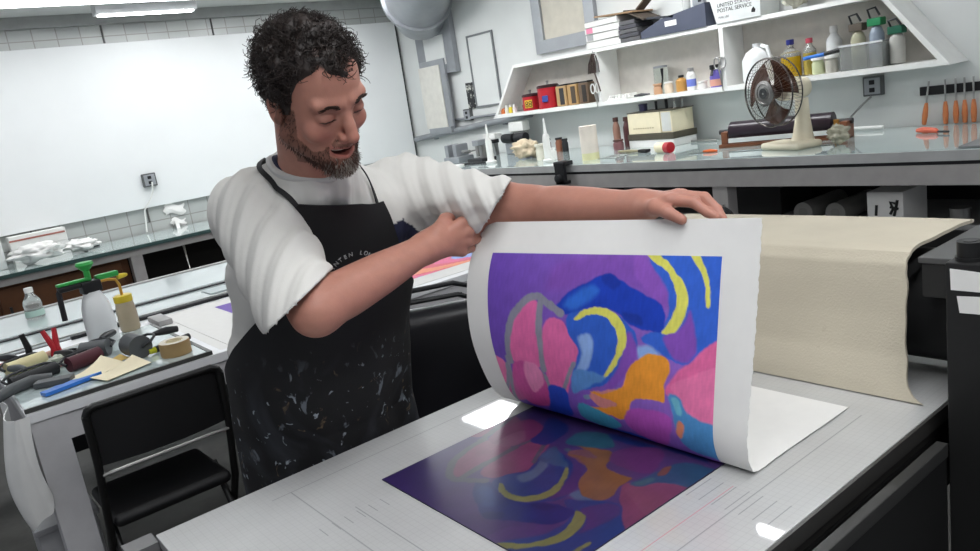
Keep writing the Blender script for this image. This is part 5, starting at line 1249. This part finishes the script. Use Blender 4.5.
def beard_mask(q):
    ax = np.abs(q[:, 0]); y, z = q[:, 1], q[:, 2]
    line = np.interp(ax, [0, .02, .035, .05, .066], [-.045, -.047, -.072, -.075, -.05])
    side = (ax > .05) & (y < .035) & (y > .0) & (z < .0) & (z > -.08)
    b = (z < line) & (y > .0-0*z) & (z > -.135)
    return (b | side) & ~((ax < .028) & (np.abs(z-7*ax**2+.0755) < .0125) & (y > .06)) & ~((z > -.054) & (ax < .022) & (y > .09))
def scalp_line(q):
    """height above which hair grows, head units"""
    ax = np.abs(q[:, 0]); y = q[:, 1]
    return np.interp(y, [-.12, -.06, -.025, .0, .022, .04, .06, .09], [-.07, -.068, -.05, -.022, -.012, .050, .066, .074])+np.where(y > .03, np.interp(ax, [0, .02, .04, .06], [-.008, .0, .018, .012]), 0)
C = blend(C, sm(q[:, 2]-scalp_line(q), .002, .012)*inhead*(q[:, 2] > -.06)*(np.sqrt((q**2).sum(1)) < .15)*~((ax_ > .072) & (q[:, 1] > -.03) & (q[:, 2] < .03)), '2b211c', .92)
bm_ = beard_mask(q)*inhead*(np.sqrt((q**2).sum(1)) < .15)
C = blend(C, bm_.astype(float), '5f3f33', .68)
at = me.color_attributes.new('Col', 'FLOAT_COLOR', 'POINT'); A4 = np.ones((len(V), 4), np.float32); A4[:, :3] = np.clip(C, 0, 1); at.data.foreach_set('color', A4.ravel())
skin_m = mat('skin', 'ffffff', .5, var=.04, scale=60, vcol='Col', bump=.12, bscale=350, spec=.4)
skin_m.node_tree.nodes['Principled BSDF'].inputs['Subsurface Weight'].default_value = .12
skin_m.node_tree.nodes['Principled BSDF'].inputs['Subsurface Radius'].default_value = (.02, .008, .004)
bodyo = link_mesh('body', me, skin_m, man, True, 0)

# teeth and eyes
def head_mesh(name, g, m, parent=man, ang=40):
    M = Matrix([[*(float(HM[i, j])*HS for j in range(3)), float(HC[i])] for i in range(3)]+[[0, 0, 0, 1]])
    g.bm.transform(M); return obj(name, g, m, parent, True, ang)
def tooth(u, v):
    a = (u-.5)*.050
    return (a, .0835-9*a*a, -.0685+7*a*a-.0065*v)
head_mesh('teeth', G().grid(tooth, 20, 3).thick(.003), mat('tooth_white', 'd8d0c2', .35))
for s in (-1, 1):
    head_mesh('eye', G().ell((s*.0325, .0705, -.006), (.0118, .0118, .0118), seg=20), mat('eye_dark', '2b211d', .2))

# ---- hair, eyebrows, beard as curled strands over a soft base
def strands(name, paths, r0, m, parent=man):
    Vv, Ff = [], []; o = 0
    for P in paths:
        n = len(P); T = np.gradient(P, axis=0); T /= np.linalg.norm(T, axis=1, keepdims=True)+1e-9
        up_ = np.array([.3, .5, .8]); A = np.cross(T, up_); A /= np.linalg.norm(A, axis=1, keepdims=True)+1e-9; B = np.cross(T, A)
        r = r0*np.linspace(1, .45, n)[:, None]
        for k in range(3):
            a = 2*PI*k/3; Vv.append(P+(A*math.cos(a)+B*math.sin(a))*r)
        for i in range(n-1):
            for k in range(3):
                k2 = (k+1) % 3
                Ff.append((o+k*n+i, o+k2*n+i, o+k2*n+i+1, o+k*n+i+1))
        o += 3*n
    me = to_mesh(name, np.concatenate(Vv), np.array(Ff))
    return link_mesh(name, me, m, parent, True, 0)
rs = np.random.RandomState(5)
def hair_sdf(p):
    q = hl(p)
    d = ell(q, (0, -.017, .031), (.082, .098, .0925))
    n = wob(q, 130, 31)*.010+wob(q, 260, 32)*.006
    cut = np.clip((scalp_line(q)-.007-q[:, 2]), -.05, .2)
    return smax(d-.002+n, cut*.8, .012)*HS*.8
hair_m = mat('dark_brown_hair', '231a16', .55, var=.35, scale=45)
V, Q = nets(hair_sdf, HC-.2, HC+.2, .003)
ho = link_mesh('hair', to_mesh('hair', V, Q), hair_m, man, True, 0)
paths = []
while len(paths) < 3000:
    v = rs.normal(size=3); v /= np.linalg.norm(v)
    q0 = np.array([0, -.016, .031])+v*np.array([.079, .096, .0895])
    if q0[2] < scalp_line(q0[None])[0]+rs.uniform(-.004, .012): continue
    L = rs.uniform(.014, .034)*(.6 if q0[2] > .085 else 1.0 if q0[2] > .02 else .65); n = 10; t = np.linspace(0, 1, n)
    side = np.cross(v, rs.normal(size=3)); side /= np.linalg.norm(side); s2 = np.cross(v, side)
    f = rs.uniform(.7, 1.5)*2*PI; ph = rs.uniform(0, 6.28); cr_ = rs.uniform(.004, .009)
    P = q0+np.outer(t*L*.55, v)+np.outer(t*t*L*.6, side)+np.outer(np.sin(f*t+ph)*cr_*t**.5, s2)+np.outer(np.cos(f*t+ph)*cr_*t**.5, v)
    paths.append(hw(P))
strands('hair_curls', paths, .0011, hair_m, ho)
def on_face(q, it=12):
    q = q.copy()
    for _ in range(it):
        d = head_local(q.astype(np.float32)); e = 1e-3
        g_ = np.stack([head_local((q+np.eye(3)[k]*e).astype(np.float32))-d for k in range(3)], 1); g_ /= np.linalg.norm(g_, axis=1, keepdims=True)+1e-9
        q -= g_*d[:, None]
    return q, g_
cand = np.stack([rs.uniform(-.078, .078, 9000), rs.uniform(-.01, .12, 9000), rs.uniform(-.135, .02, 9000)], 1)
q, nrm = on_face(cand)
k_ = beard_mask(q) & (np.abs(head_local(q.astype(np.float32))) < .002)
q, nrm = q[k_], nrm[k_]
pb, pg = [], []
for a, n_ in zip(q, nrm):
    chin = math.exp(-((a[0]/.03)**2+((a[2]+.11)/.03)**2))*(a[1] > .03)
    if rs.uniform() > .34+.6*chin: continue
    L = .0035+.010*chin+rs.uniform(0, .004)
    if a[2] > -.06: L *= .7
    t = np.linspace(0, 1, 5)
    dn = np.array([rs.normal()*.35, .1, -.9])
    P = a+np.outer(t*L*.55, n_)+np.outer(t*t*L*.8, dn)+rs.normal(size=3)*.0006
    (pg if chin > .2 and rs.uniform() < .72*chin else pb).append(hw(P))
bo = strands('beard', pb, .0008, mat('brown_beard', '4a3026', .6, var=.2))
bo2 = strands('grey_beard_hair', pg, .0008, mat('grey_beard', '8f867c', .6, var=.15), bo)
for s in (-1, 1):
    pe = []
    for k in range(110):
        u = rs.uniform(0, 1); a = np.array([[s*(.014+.036*u), .09, .017+.007*math.sin(PI*min(1, u*1.1))+rs.uniform(-.003, .003)-.004*u]])
        b, n_ = on_face(a); t = np.linspace(0, 1, 4)
        pe.append(hw(b[0]+np.outer(t*.002, n_[0])+np.outer(t*.009, np.array([s*.9, -.2, .25]))))
    strands('eyebrow', pe, .0006, mat('brow_brown', '3a281f', .6))

# ---- shirt
def sleeve_fold(p, S, E, seed):
    u = (p-S) @ ((E-S)/np.linalg.norm(E-S))
    return .0035*np.sin(u*95+3*wob(p, 14, seed))*(.5+.5*wob(p, 9, seed+1))+.004*wob(p, 28, seed+2)
HRC, HRN = V3(.558, 1.338, 1.286), V3(.427, -.371, -.825)
HLC, HLN = V3(1.023, 1.297, 1.376), V3(.558, -.548, -.623)
HRN /= np.linalg.norm(HRN); HLN /= np.linalg.norm(HLN)
def crease(p, dr, f, amp, seed):
    dr = V3(*dr); dr /= np.linalg.norm(dr)
    w = np.sin((p @ dr)*f+3.2*wob(p, 9, seed))
    return amp*(w*np.abs(w))*np.clip(.45+wob(p, 11, seed+3), 0, 1)
def sleeve(p, S, Hc, N, r1, r2, seed):
    d = rc(p, S, S+(Hc-S)*1.45, r1, r2+(r2-r1)*.3)
    L = (Hc-S)/np.linalg.norm(Hc-S)
    d = d+crease(p, L*.8+V3(.5, -.2, .5), 120, .0055, seed)+crease(p, L*.3+V3(-.6, .2, .6), 75, .006, seed+10)+.003*wob(p, 40, seed+20)
    return d, (p-Hc) @ N
def shirt(p):
    d = torso(p)-.019+crease(p, (1, .2, .25), 95, .006, 41)+crease(p, (.5, 0, 1), 70, .005, 46)+.003*wob(p, 35, 43)
    d = smax(d, .83-p[:, 2], .004)
    a, pa = sleeve(p, SR, HRC, HRN, .080, .083, 50)
    a = smax(a, pa, .003)
    d = smin(d, a, .05)
    b, pb_ = sleeve(p, SL, HLC, HLN, .076, .060, 60)
    b = smax(b, pb_, .003)
    d = smin(d, b, .05)
    return d
nd = HU*.35+V3(-.1, -.45, .8); nd = np.array(nd/np.linalg.norm(nd), np.float32)
NCUT = NB+V3(.0, -.0, .012)
RNK = .083
def shirt_cut(p): return shirt(p)
V, Q = nets(shirt_cut, (.40, 1.20, .80), (1.16, 1.92, 1.60), .004)
# open the collar, hem and sleeve ends
fc = V[Q].mean(1)
a1 = (fc-HRC) @ HRN; a2 = (fc-HLC) @ HLN
cN = (fc-NCUT) @ nd; rN = np.sqrt((((fc-NCUT)-np.outer(cN, nd))**2).sum(1))
e1 = V[Q[:, 1]]-V[Q[:, 0]]; e2 = V[Q[:, 3]]-V[Q[:, 0]]; fn_ = np.cross(e1, e2); fn_ /= np.linalg.norm(fn_, axis=1, keepdims=True)+1e-9
al1 = np.abs(fn_ @ HRN); al2 = np.abs(fn_ @ HLN)
near = lambda c, h: np.sqrt(((c-h)**2).sum(1)) < .13
kill = ((np.abs(a1) < .0045) & (al1 > .75) & near(fc, HRC)) | ((np.abs(a2) < .0045) & (al2 > .75) & near(fc, HLC)) | ((cN > -.07) & (rN < RNK)) | (fc[:, 2] < .8335)
Q = Q[~kill]
used = np.unique(Q); rm = np.full(len(V), -1); rm[used] = np.arange(len(used)); V = V[used]; Q = rm[Q]
me = to_mesh('shirt', V, Q)
bm = bmesh.new(); bm.from_mesh(me)
bd = {v: [e.other_vert(v) for e in v.link_edges if e.is_boundary] for v in bm.verts if any(e.is_boundary for e in v.link_edges)}
for _ in range(14):
    new = {v: v.co*.4+sum((n.co for n in ns), Vector())*(.6/len(ns)) for v, ns in bd.items() if ns}
    for v, p_ in new.items(): v.co = p_
bm.normal_update()
if sum((f.normal.dot(f.calc_center_median()-Vector((.74, 1.6, 1.25)))) for f in bm.faces) < 0: bmesh.ops.reverse_faces(bm, faces=bm.faces)
# keep the one big piece only
seen = set(); big = []
for f0 in bm.faces:
    if f0 in seen: continue
    st_ = [f0]; seen.add(f0); comp = []
    while st_:
        f1 = st_.pop(); comp.append(f1)
        for e in f1.edges:
            for f2 in e.link_faces:
                if f2 not in seen: seen.add(f2); st_.append(f2)
    if len(comp) > len(big): big = comp
keep = set(big)
bmesh.ops.delete(bm, geom=[f for f in bm.faces if f not in keep], context='FACES')
bm.to_mesh(me); bm.free()
co = np.empty(len(me.vertices)*3, np.float32); me.vertices.foreach_get('co', co); co = co.reshape(-1, 3)
C = np.tile(np.array(lin('cfcdc8')), (len(co), 1))
armL = (co-SL) @ ((HLC-SL)/np.linalg.norm(HLC-SL))
tor = (co[:, 0] > .74) & (armL < .06)
sl_ = co[:, 2]-.25*(co[:, 0]-.9)
C[tor & (sl_ < 1.375)] = lin('20233d'); C[tor & (sl_ < 1.24)] = lin('8e1c2c')
at = me.color_attributes.new('Col', 'FLOAT_COLOR', 'POINT'); A4 = np.ones((len(co), 4), np.float32); A4[:, :3] = C; at.data.foreach_set('color', A4.ravel())
shirt_m = mat('shirt_cotton', 'ffffff', .85, var=.02, vcol='Col', bump=.1, bscale=500)
so = link_mesh('shirt', me, shirt_m, man, True, 0)
smod = so.modifiers.new('thickness', 'SOLIDIFY'); smod.thickness = .003; smod.offset = -1; smod.use_even_offset = False
# collar rib in navy
ring = []
for k in range(48):
    a = 2*PI*k/48
    u_ = np.cross(nd, [1, 0, 0]); u_ /= np.linalg.norm(u_); w_ = np.cross(nd, u_)
    dr = u_*math.cos(a)+w_*math.sin(a)
    cs = np.linspace(.10, -.09, 120); pts_ = (NCUT+dr*RNK+np.outer(cs, nd)).astype(np.float32)
    ds = shirt(pts_); k_ = int(np.argmax(ds < 0)) if (ds < 0).any() else 119
    ring.append(pts_[k_].astype(float))
ring = np.array(ring)
for _ in range(5): ring = (np.roll(ring, 1, 0)+2*ring+np.roll(ring, -1, 0))/4
obj('collar', G().tube([tuple(map(float, r)) for r in ring], .0078, 8, closed=True), mat('collar_white', 'c4c3c0', .8), so, True)
obj('collar_lining', G().tube([tuple(map(float, r+(NCUT+nd*float((r-NCUT) @ nd)-r)*.10+nd*.002)) for r in ring], .0065, 8, closed=True), mat('navy_knit', '20243f', .8), so, True)

# ---- trousers and shoes
def trousers(p):
    d = ell(p, (.722, 1.70, .93), (.197, .147, .17))
    for s, fx in ((-1, .62), (1, .84)):
        d = smin(d, chain(p, [(.722+s*.085, 1.705, .86), (fx, 1.69, .48), (fx-.01, 1.74, .07)], [.108, .078, .066], .03), .04)
    d = d+.004*wob(p, 30, 71)
    return smax(smax(d, p[:, 2]-1.0, .004), .04-p[:, 2], .004)
V, Q = nets(trousers, (.42, 1.50, .02), (1.0, 1.92, 1.04), .007)
link_mesh('trousers', to_mesh('trousers', V, Q), mat('dark_denim', '1f2127', .8, var=.1), man, True, 0)
for fx in (.61, .83):
    def shoe(p, fx=fx):
        d = chain(p, [(fx, 1.77, .045), (fx, 1.69, .045), (fx-.005, 1.58, .035)], [.046, .046, .04], .02)
        d = smin(d, rc(p, (fx, 1.755, .05), (fx, 1.75, .09), .045, .046), .02)
        return smax(d, .002-p[:, 2], .004)
    V, Q = nets(shoe, (fx-.09, 1.48, -.02), (fx+.09, 1.86, .16), .005)
    so_ = link_mesh('shoe', to_mesh('shoe', V, Q), mat('black_leather_shoe', '17171a', .5), man, True, 0)

# ---- apron
def axis(z):
    return np.array([np.interp(z, [.9, .95, 1.09, 1.29, 1.45], [.722, .722, .722, .735, .74]), np.interp(z, [.9, .95, 1.09, 1.29, 1.45], [1.70, 1.70, 1.665, 1.60, 1.545])])
def cloth_sdf(p): return torso(p)-.021
FRONT = math.atan2(-1, .10)
def apron_hit(phi, z, off):
    zz = np.maximum(z, .93); c = np.array([axis(t) for t in zz]); a = FRONT+phi
    flare = np.maximum(.93-z, 0)
    lo_ = np.zeros(len(z)); hi_ = np.full(len(z), .4)
    dr = np.stack([np.cos(a), np.sin(a)], 1)
    for _ in range(22):
        m_ = (lo_+hi_)/2; P = np.concatenate([c+dr*m_[:, None], zz[:, None]], 1).astype(np.float32)
        ins = cloth_sdf(P) < off; lo_ = np.where(ins, m_, lo_); hi_ = np.where(ins, hi_, m_)
    r = lo_+flare*.06*np.cos(phi)*0
    P = np.concatenate([c+dr*r[:, None], z[:, None]], 1)
    P[:, 2] = z
    return P
ZT_, ZB_ = 1.442, .50
def phiL(z): return np.radians(np.interp(z, [.5, 1.10, 1.16, 1.24, 1.36, 1.452], [104, 104, 92, 66, 52, 50]))
def phiR(z): return np.radians(np.interp(z, [.5, 1.10, 1.16, 1.24, 1.36, 1.452], [104, 104, 74, 44, 32, 25]))
nu, nv = 70, 110
U_, Vv_ = np.meshgrid(np.linspace(-1, 1, nu), np.linspace(0, 1, nv), indexing='ij')
zz = (ZT_+(ZB_-ZT_)*Vv_); zz = zz+(-.020*U_-.012*(1-U_**2))*np.clip(1-Vv_*4, 0, 1)
zz = zz.ravel(); uu_ = U_.ravel(); ph = np.where(uu_ < 0, uu_*phiL(zz), uu_*phiR(zz))
P = apron_hit(ph, zz, .010)
rip = .007*np.sin(9*ph+1.2*np.sin(7*zz))*np.clip((1.15-zz)*3, 0, 1)+.0035*wob(P.astype(np.float32), 30, 81)
P[:, :2] += np.stack([np.cos(FRONT+ph), np.sin(FRONT+ph)], 1)*(rip+.004)[:, None]
idx = np.arange(nu*nv).reshape(nu, nv)
Q = np.stack([idx[:-1, :-1], idx[1:, :-1], idx[1:, 1:], idx[:-1, 1:]], -1).reshape(-1, 4)
me = to_mesh('apron', P, Q)
bm = bmesh.new(); bm.from_mesh(me); bmesh.ops.recalc_face_normals(bm, faces=bm.faces); bmesh.ops.solidify(bm, geom=list(bm.faces), thickness=.0025); bmesh.ops.recalc_face_normals(bm, faces=bm.faces); bm.to_mesh(me); bm.free()
def apron_mat():
    m = mat('apron_black', '0d0d10', .75, var=.2, scale=8, bump=.1, bscale=300)
    nt = m.node_tree; p = nt.nodes['Principled BSDF']; src = p.inputs['Base Color'].links[0].from_socket
    tc = nt.nodes.new('ShaderNodeTexCoord')
    sp = nt.nodes.new('ShaderNodeSeparateXYZ'); nt.links.new(tc.outputs['Object'], sp.inputs[0])
    low = nt.nodes.new('ShaderNodeMapRange'); low.inputs['From Min'].default_value = 1.15; low.inputs['From Max'].default_value = 1.02; nt.links.new(sp.outputs['Z'], low.inputs['Value'])
    cur = src
    for s, lo_, hi_, c_, amt in ((7, .52, .66, '2a2d33', .8), (26, .62, .68, '6d747c', .75), (48, .66, .70, '9aa3ab', .8), (33, .66, .72, '6b5a44', .8)):
        n = nt.nodes.new('ShaderNodeTexNoise'); n.inputs['Scale'].default_value = s; n.inputs['Detail'].default_value = 4; n.inputs['Distortion'].default_value = .8
        mp = nt.nodes.new('ShaderNodeMapping'); mp.inputs['Location'].default_value = (s*.37, s*.11, 0); mp.inputs['Scale'].default_value = (1, 1, .7); nt.links.new(tc.outputs['Object'], mp.inputs['Vector'])
        nt.links.new(mp.outputs['Vector'], n.inputs['Vector'])
        r = nt.nodes.new('ShaderNodeMapRange'); r.inputs['From Min'].default_value = lo_; r.inputs['From Max'].default_value = hi_; r.inputs['To Max'].default_value = amt
        nt.links.new(n.outputs['Fac'], r.inputs['Value'])
        mu = nt.nodes.new('ShaderNodeMath'); mu.operation = 'MULTIPLY'; nt.links.new(r.outputs[0], mu.inputs[0]); nt.links.new(low.outputs[0], mu.inputs[1])
        mx = nt.nodes.new('ShaderNodeMix'); mx.data_type = 'RGBA'; nt.links.new(mu.outputs[0], mx.inputs['Factor']); nt.links.new(cur, mx.inputs['A']); mx.inputs['B'].default_value = (*lin(c_), 1)
        cur = mx.outputs['Result']
    nt.links.new(cur, p.inputs['Base Color'])
    return m
ap = link_mesh('apron', me, apron_mat(), man, True, 60)
def proj(P, off, it=8):
    P = np.array(P, np.float32)
    for _ in range(it):
        d = shirt(P)-off; e = 2e-3
        g_ = np.stack([shirt(P+np.eye(3, dtype=np.float32)[k]*e)-off-d for k in range(3)], 1); g_ /= np.linalg.norm(g_, axis=1, keepdims=True)+1e-9
        P = P-g_*d[:, None]*.8
    return P, g_
top = apron_hit(np.array([-phiL(ZT_), phiR(ZT_)])*.94, np.array([ZT_+.010, ZT_-.030]), .016)
for s, a in ((-1, top[0]), (1, top[1])):
    end = NB+V3(s*.062, .085, .02); mid = NB+V3(s*(.088 if s < 0 else .075), .0, .01)
    t = np.linspace(0, 1, 26)[:, None]
    pth = a*(1-t)**2+2*mid*t*(1-t)+end*t*t
    pth, nn = proj(pth, .009)
    for _ in range(6): pth[1:-1] = (pth[:-2]+2*pth[1:-1]+pth[2:])/4
    T = np.gradient(pth, axis=0); W_ = np.cross(T, nn); W_ /= np.linalg.norm(W_, axis=1, keepdims=True)
    l1, l2 = pth+W_*.005, pth-W_*.005
    g = G(); ra = [g.bm.verts.new(Vector(map(float, v))) for v in l1]; rb_ = [g.bm.verts.new(Vector(map(float, v))) for v in l2]
    for i in range(25): g.bm.faces.new((ra[i], ra[i+1], rb_[i+1], rb_[i]))
    g.thick(.0025)
    obj('neck_strap', g, mat('strap_black', '0f0f12', .7), ap, True)
# arc of lettering on the bib
def on_apron(ph, z):
    a = apron_hit(np.array([ph]), np.array([z]), .010); b = apron_hit(np.array([ph+.02]), np.array([z]), .010); c = apron_hit(np.array([ph]), np.array([z+.01]), .010)
    r_ = (b-a)[0]; r_ /= np.linalg.norm(r_); u_ = (c-a)[0]; u_ -= r_*u_.dot(r_); u_ /= np.linalg.norm(u_); n_ = np.cross(r_, u_)
    return a[0], r_, u_, n_
o_, r_, u_, n_ = on_apron(-.15, 1.278)
def arc_text(name, s, rad, a0, a1, size):
    ms = []
    for k, chn in enumerate(s):
        if chn == ' ': continue
        th = a0+(a1-a0)*k/(len(s)-1)
        pos = o_+r_*rad*math.sin(th)+u_*rad*math.cos(th)
        # push onto the bib surface
        hz = pos[2]; hx = math.atan2(*(pos[:2]-axis(hz))[::-1])-FRONT
        srf, rr, uu, nn_ = on_apron(hx, hz)
        R2 = rr*math.cos(th)-uu*math.sin(th); U2 = uu*math.cos(th)+rr*math.sin(th)
        M = frame(Vector(map(float, srf+nn_*.012)), Vector(map(float, R2)), Vector(map(float, U2)))
        ms.append(text_mesh('l', chn, size, M, None, False))
    bm = bmesh.new()
    for m_ in ms: bm.from_mesh(m_); bpy.data.meshes.remove(m_)
    me = bpy.data.meshes.new(name); bm.to_mesh(me); bm.free()
    return link_mesh(name, me, mat('print_grey', '9a9a9a', .7), ap, True, 0)
arc_text('lettering', 'PRINTEN LONDON', .058, -1.25, 1.25, .013)
arc_text('small_lettering', 'EST 1973', .034, -.6, .6, .008)
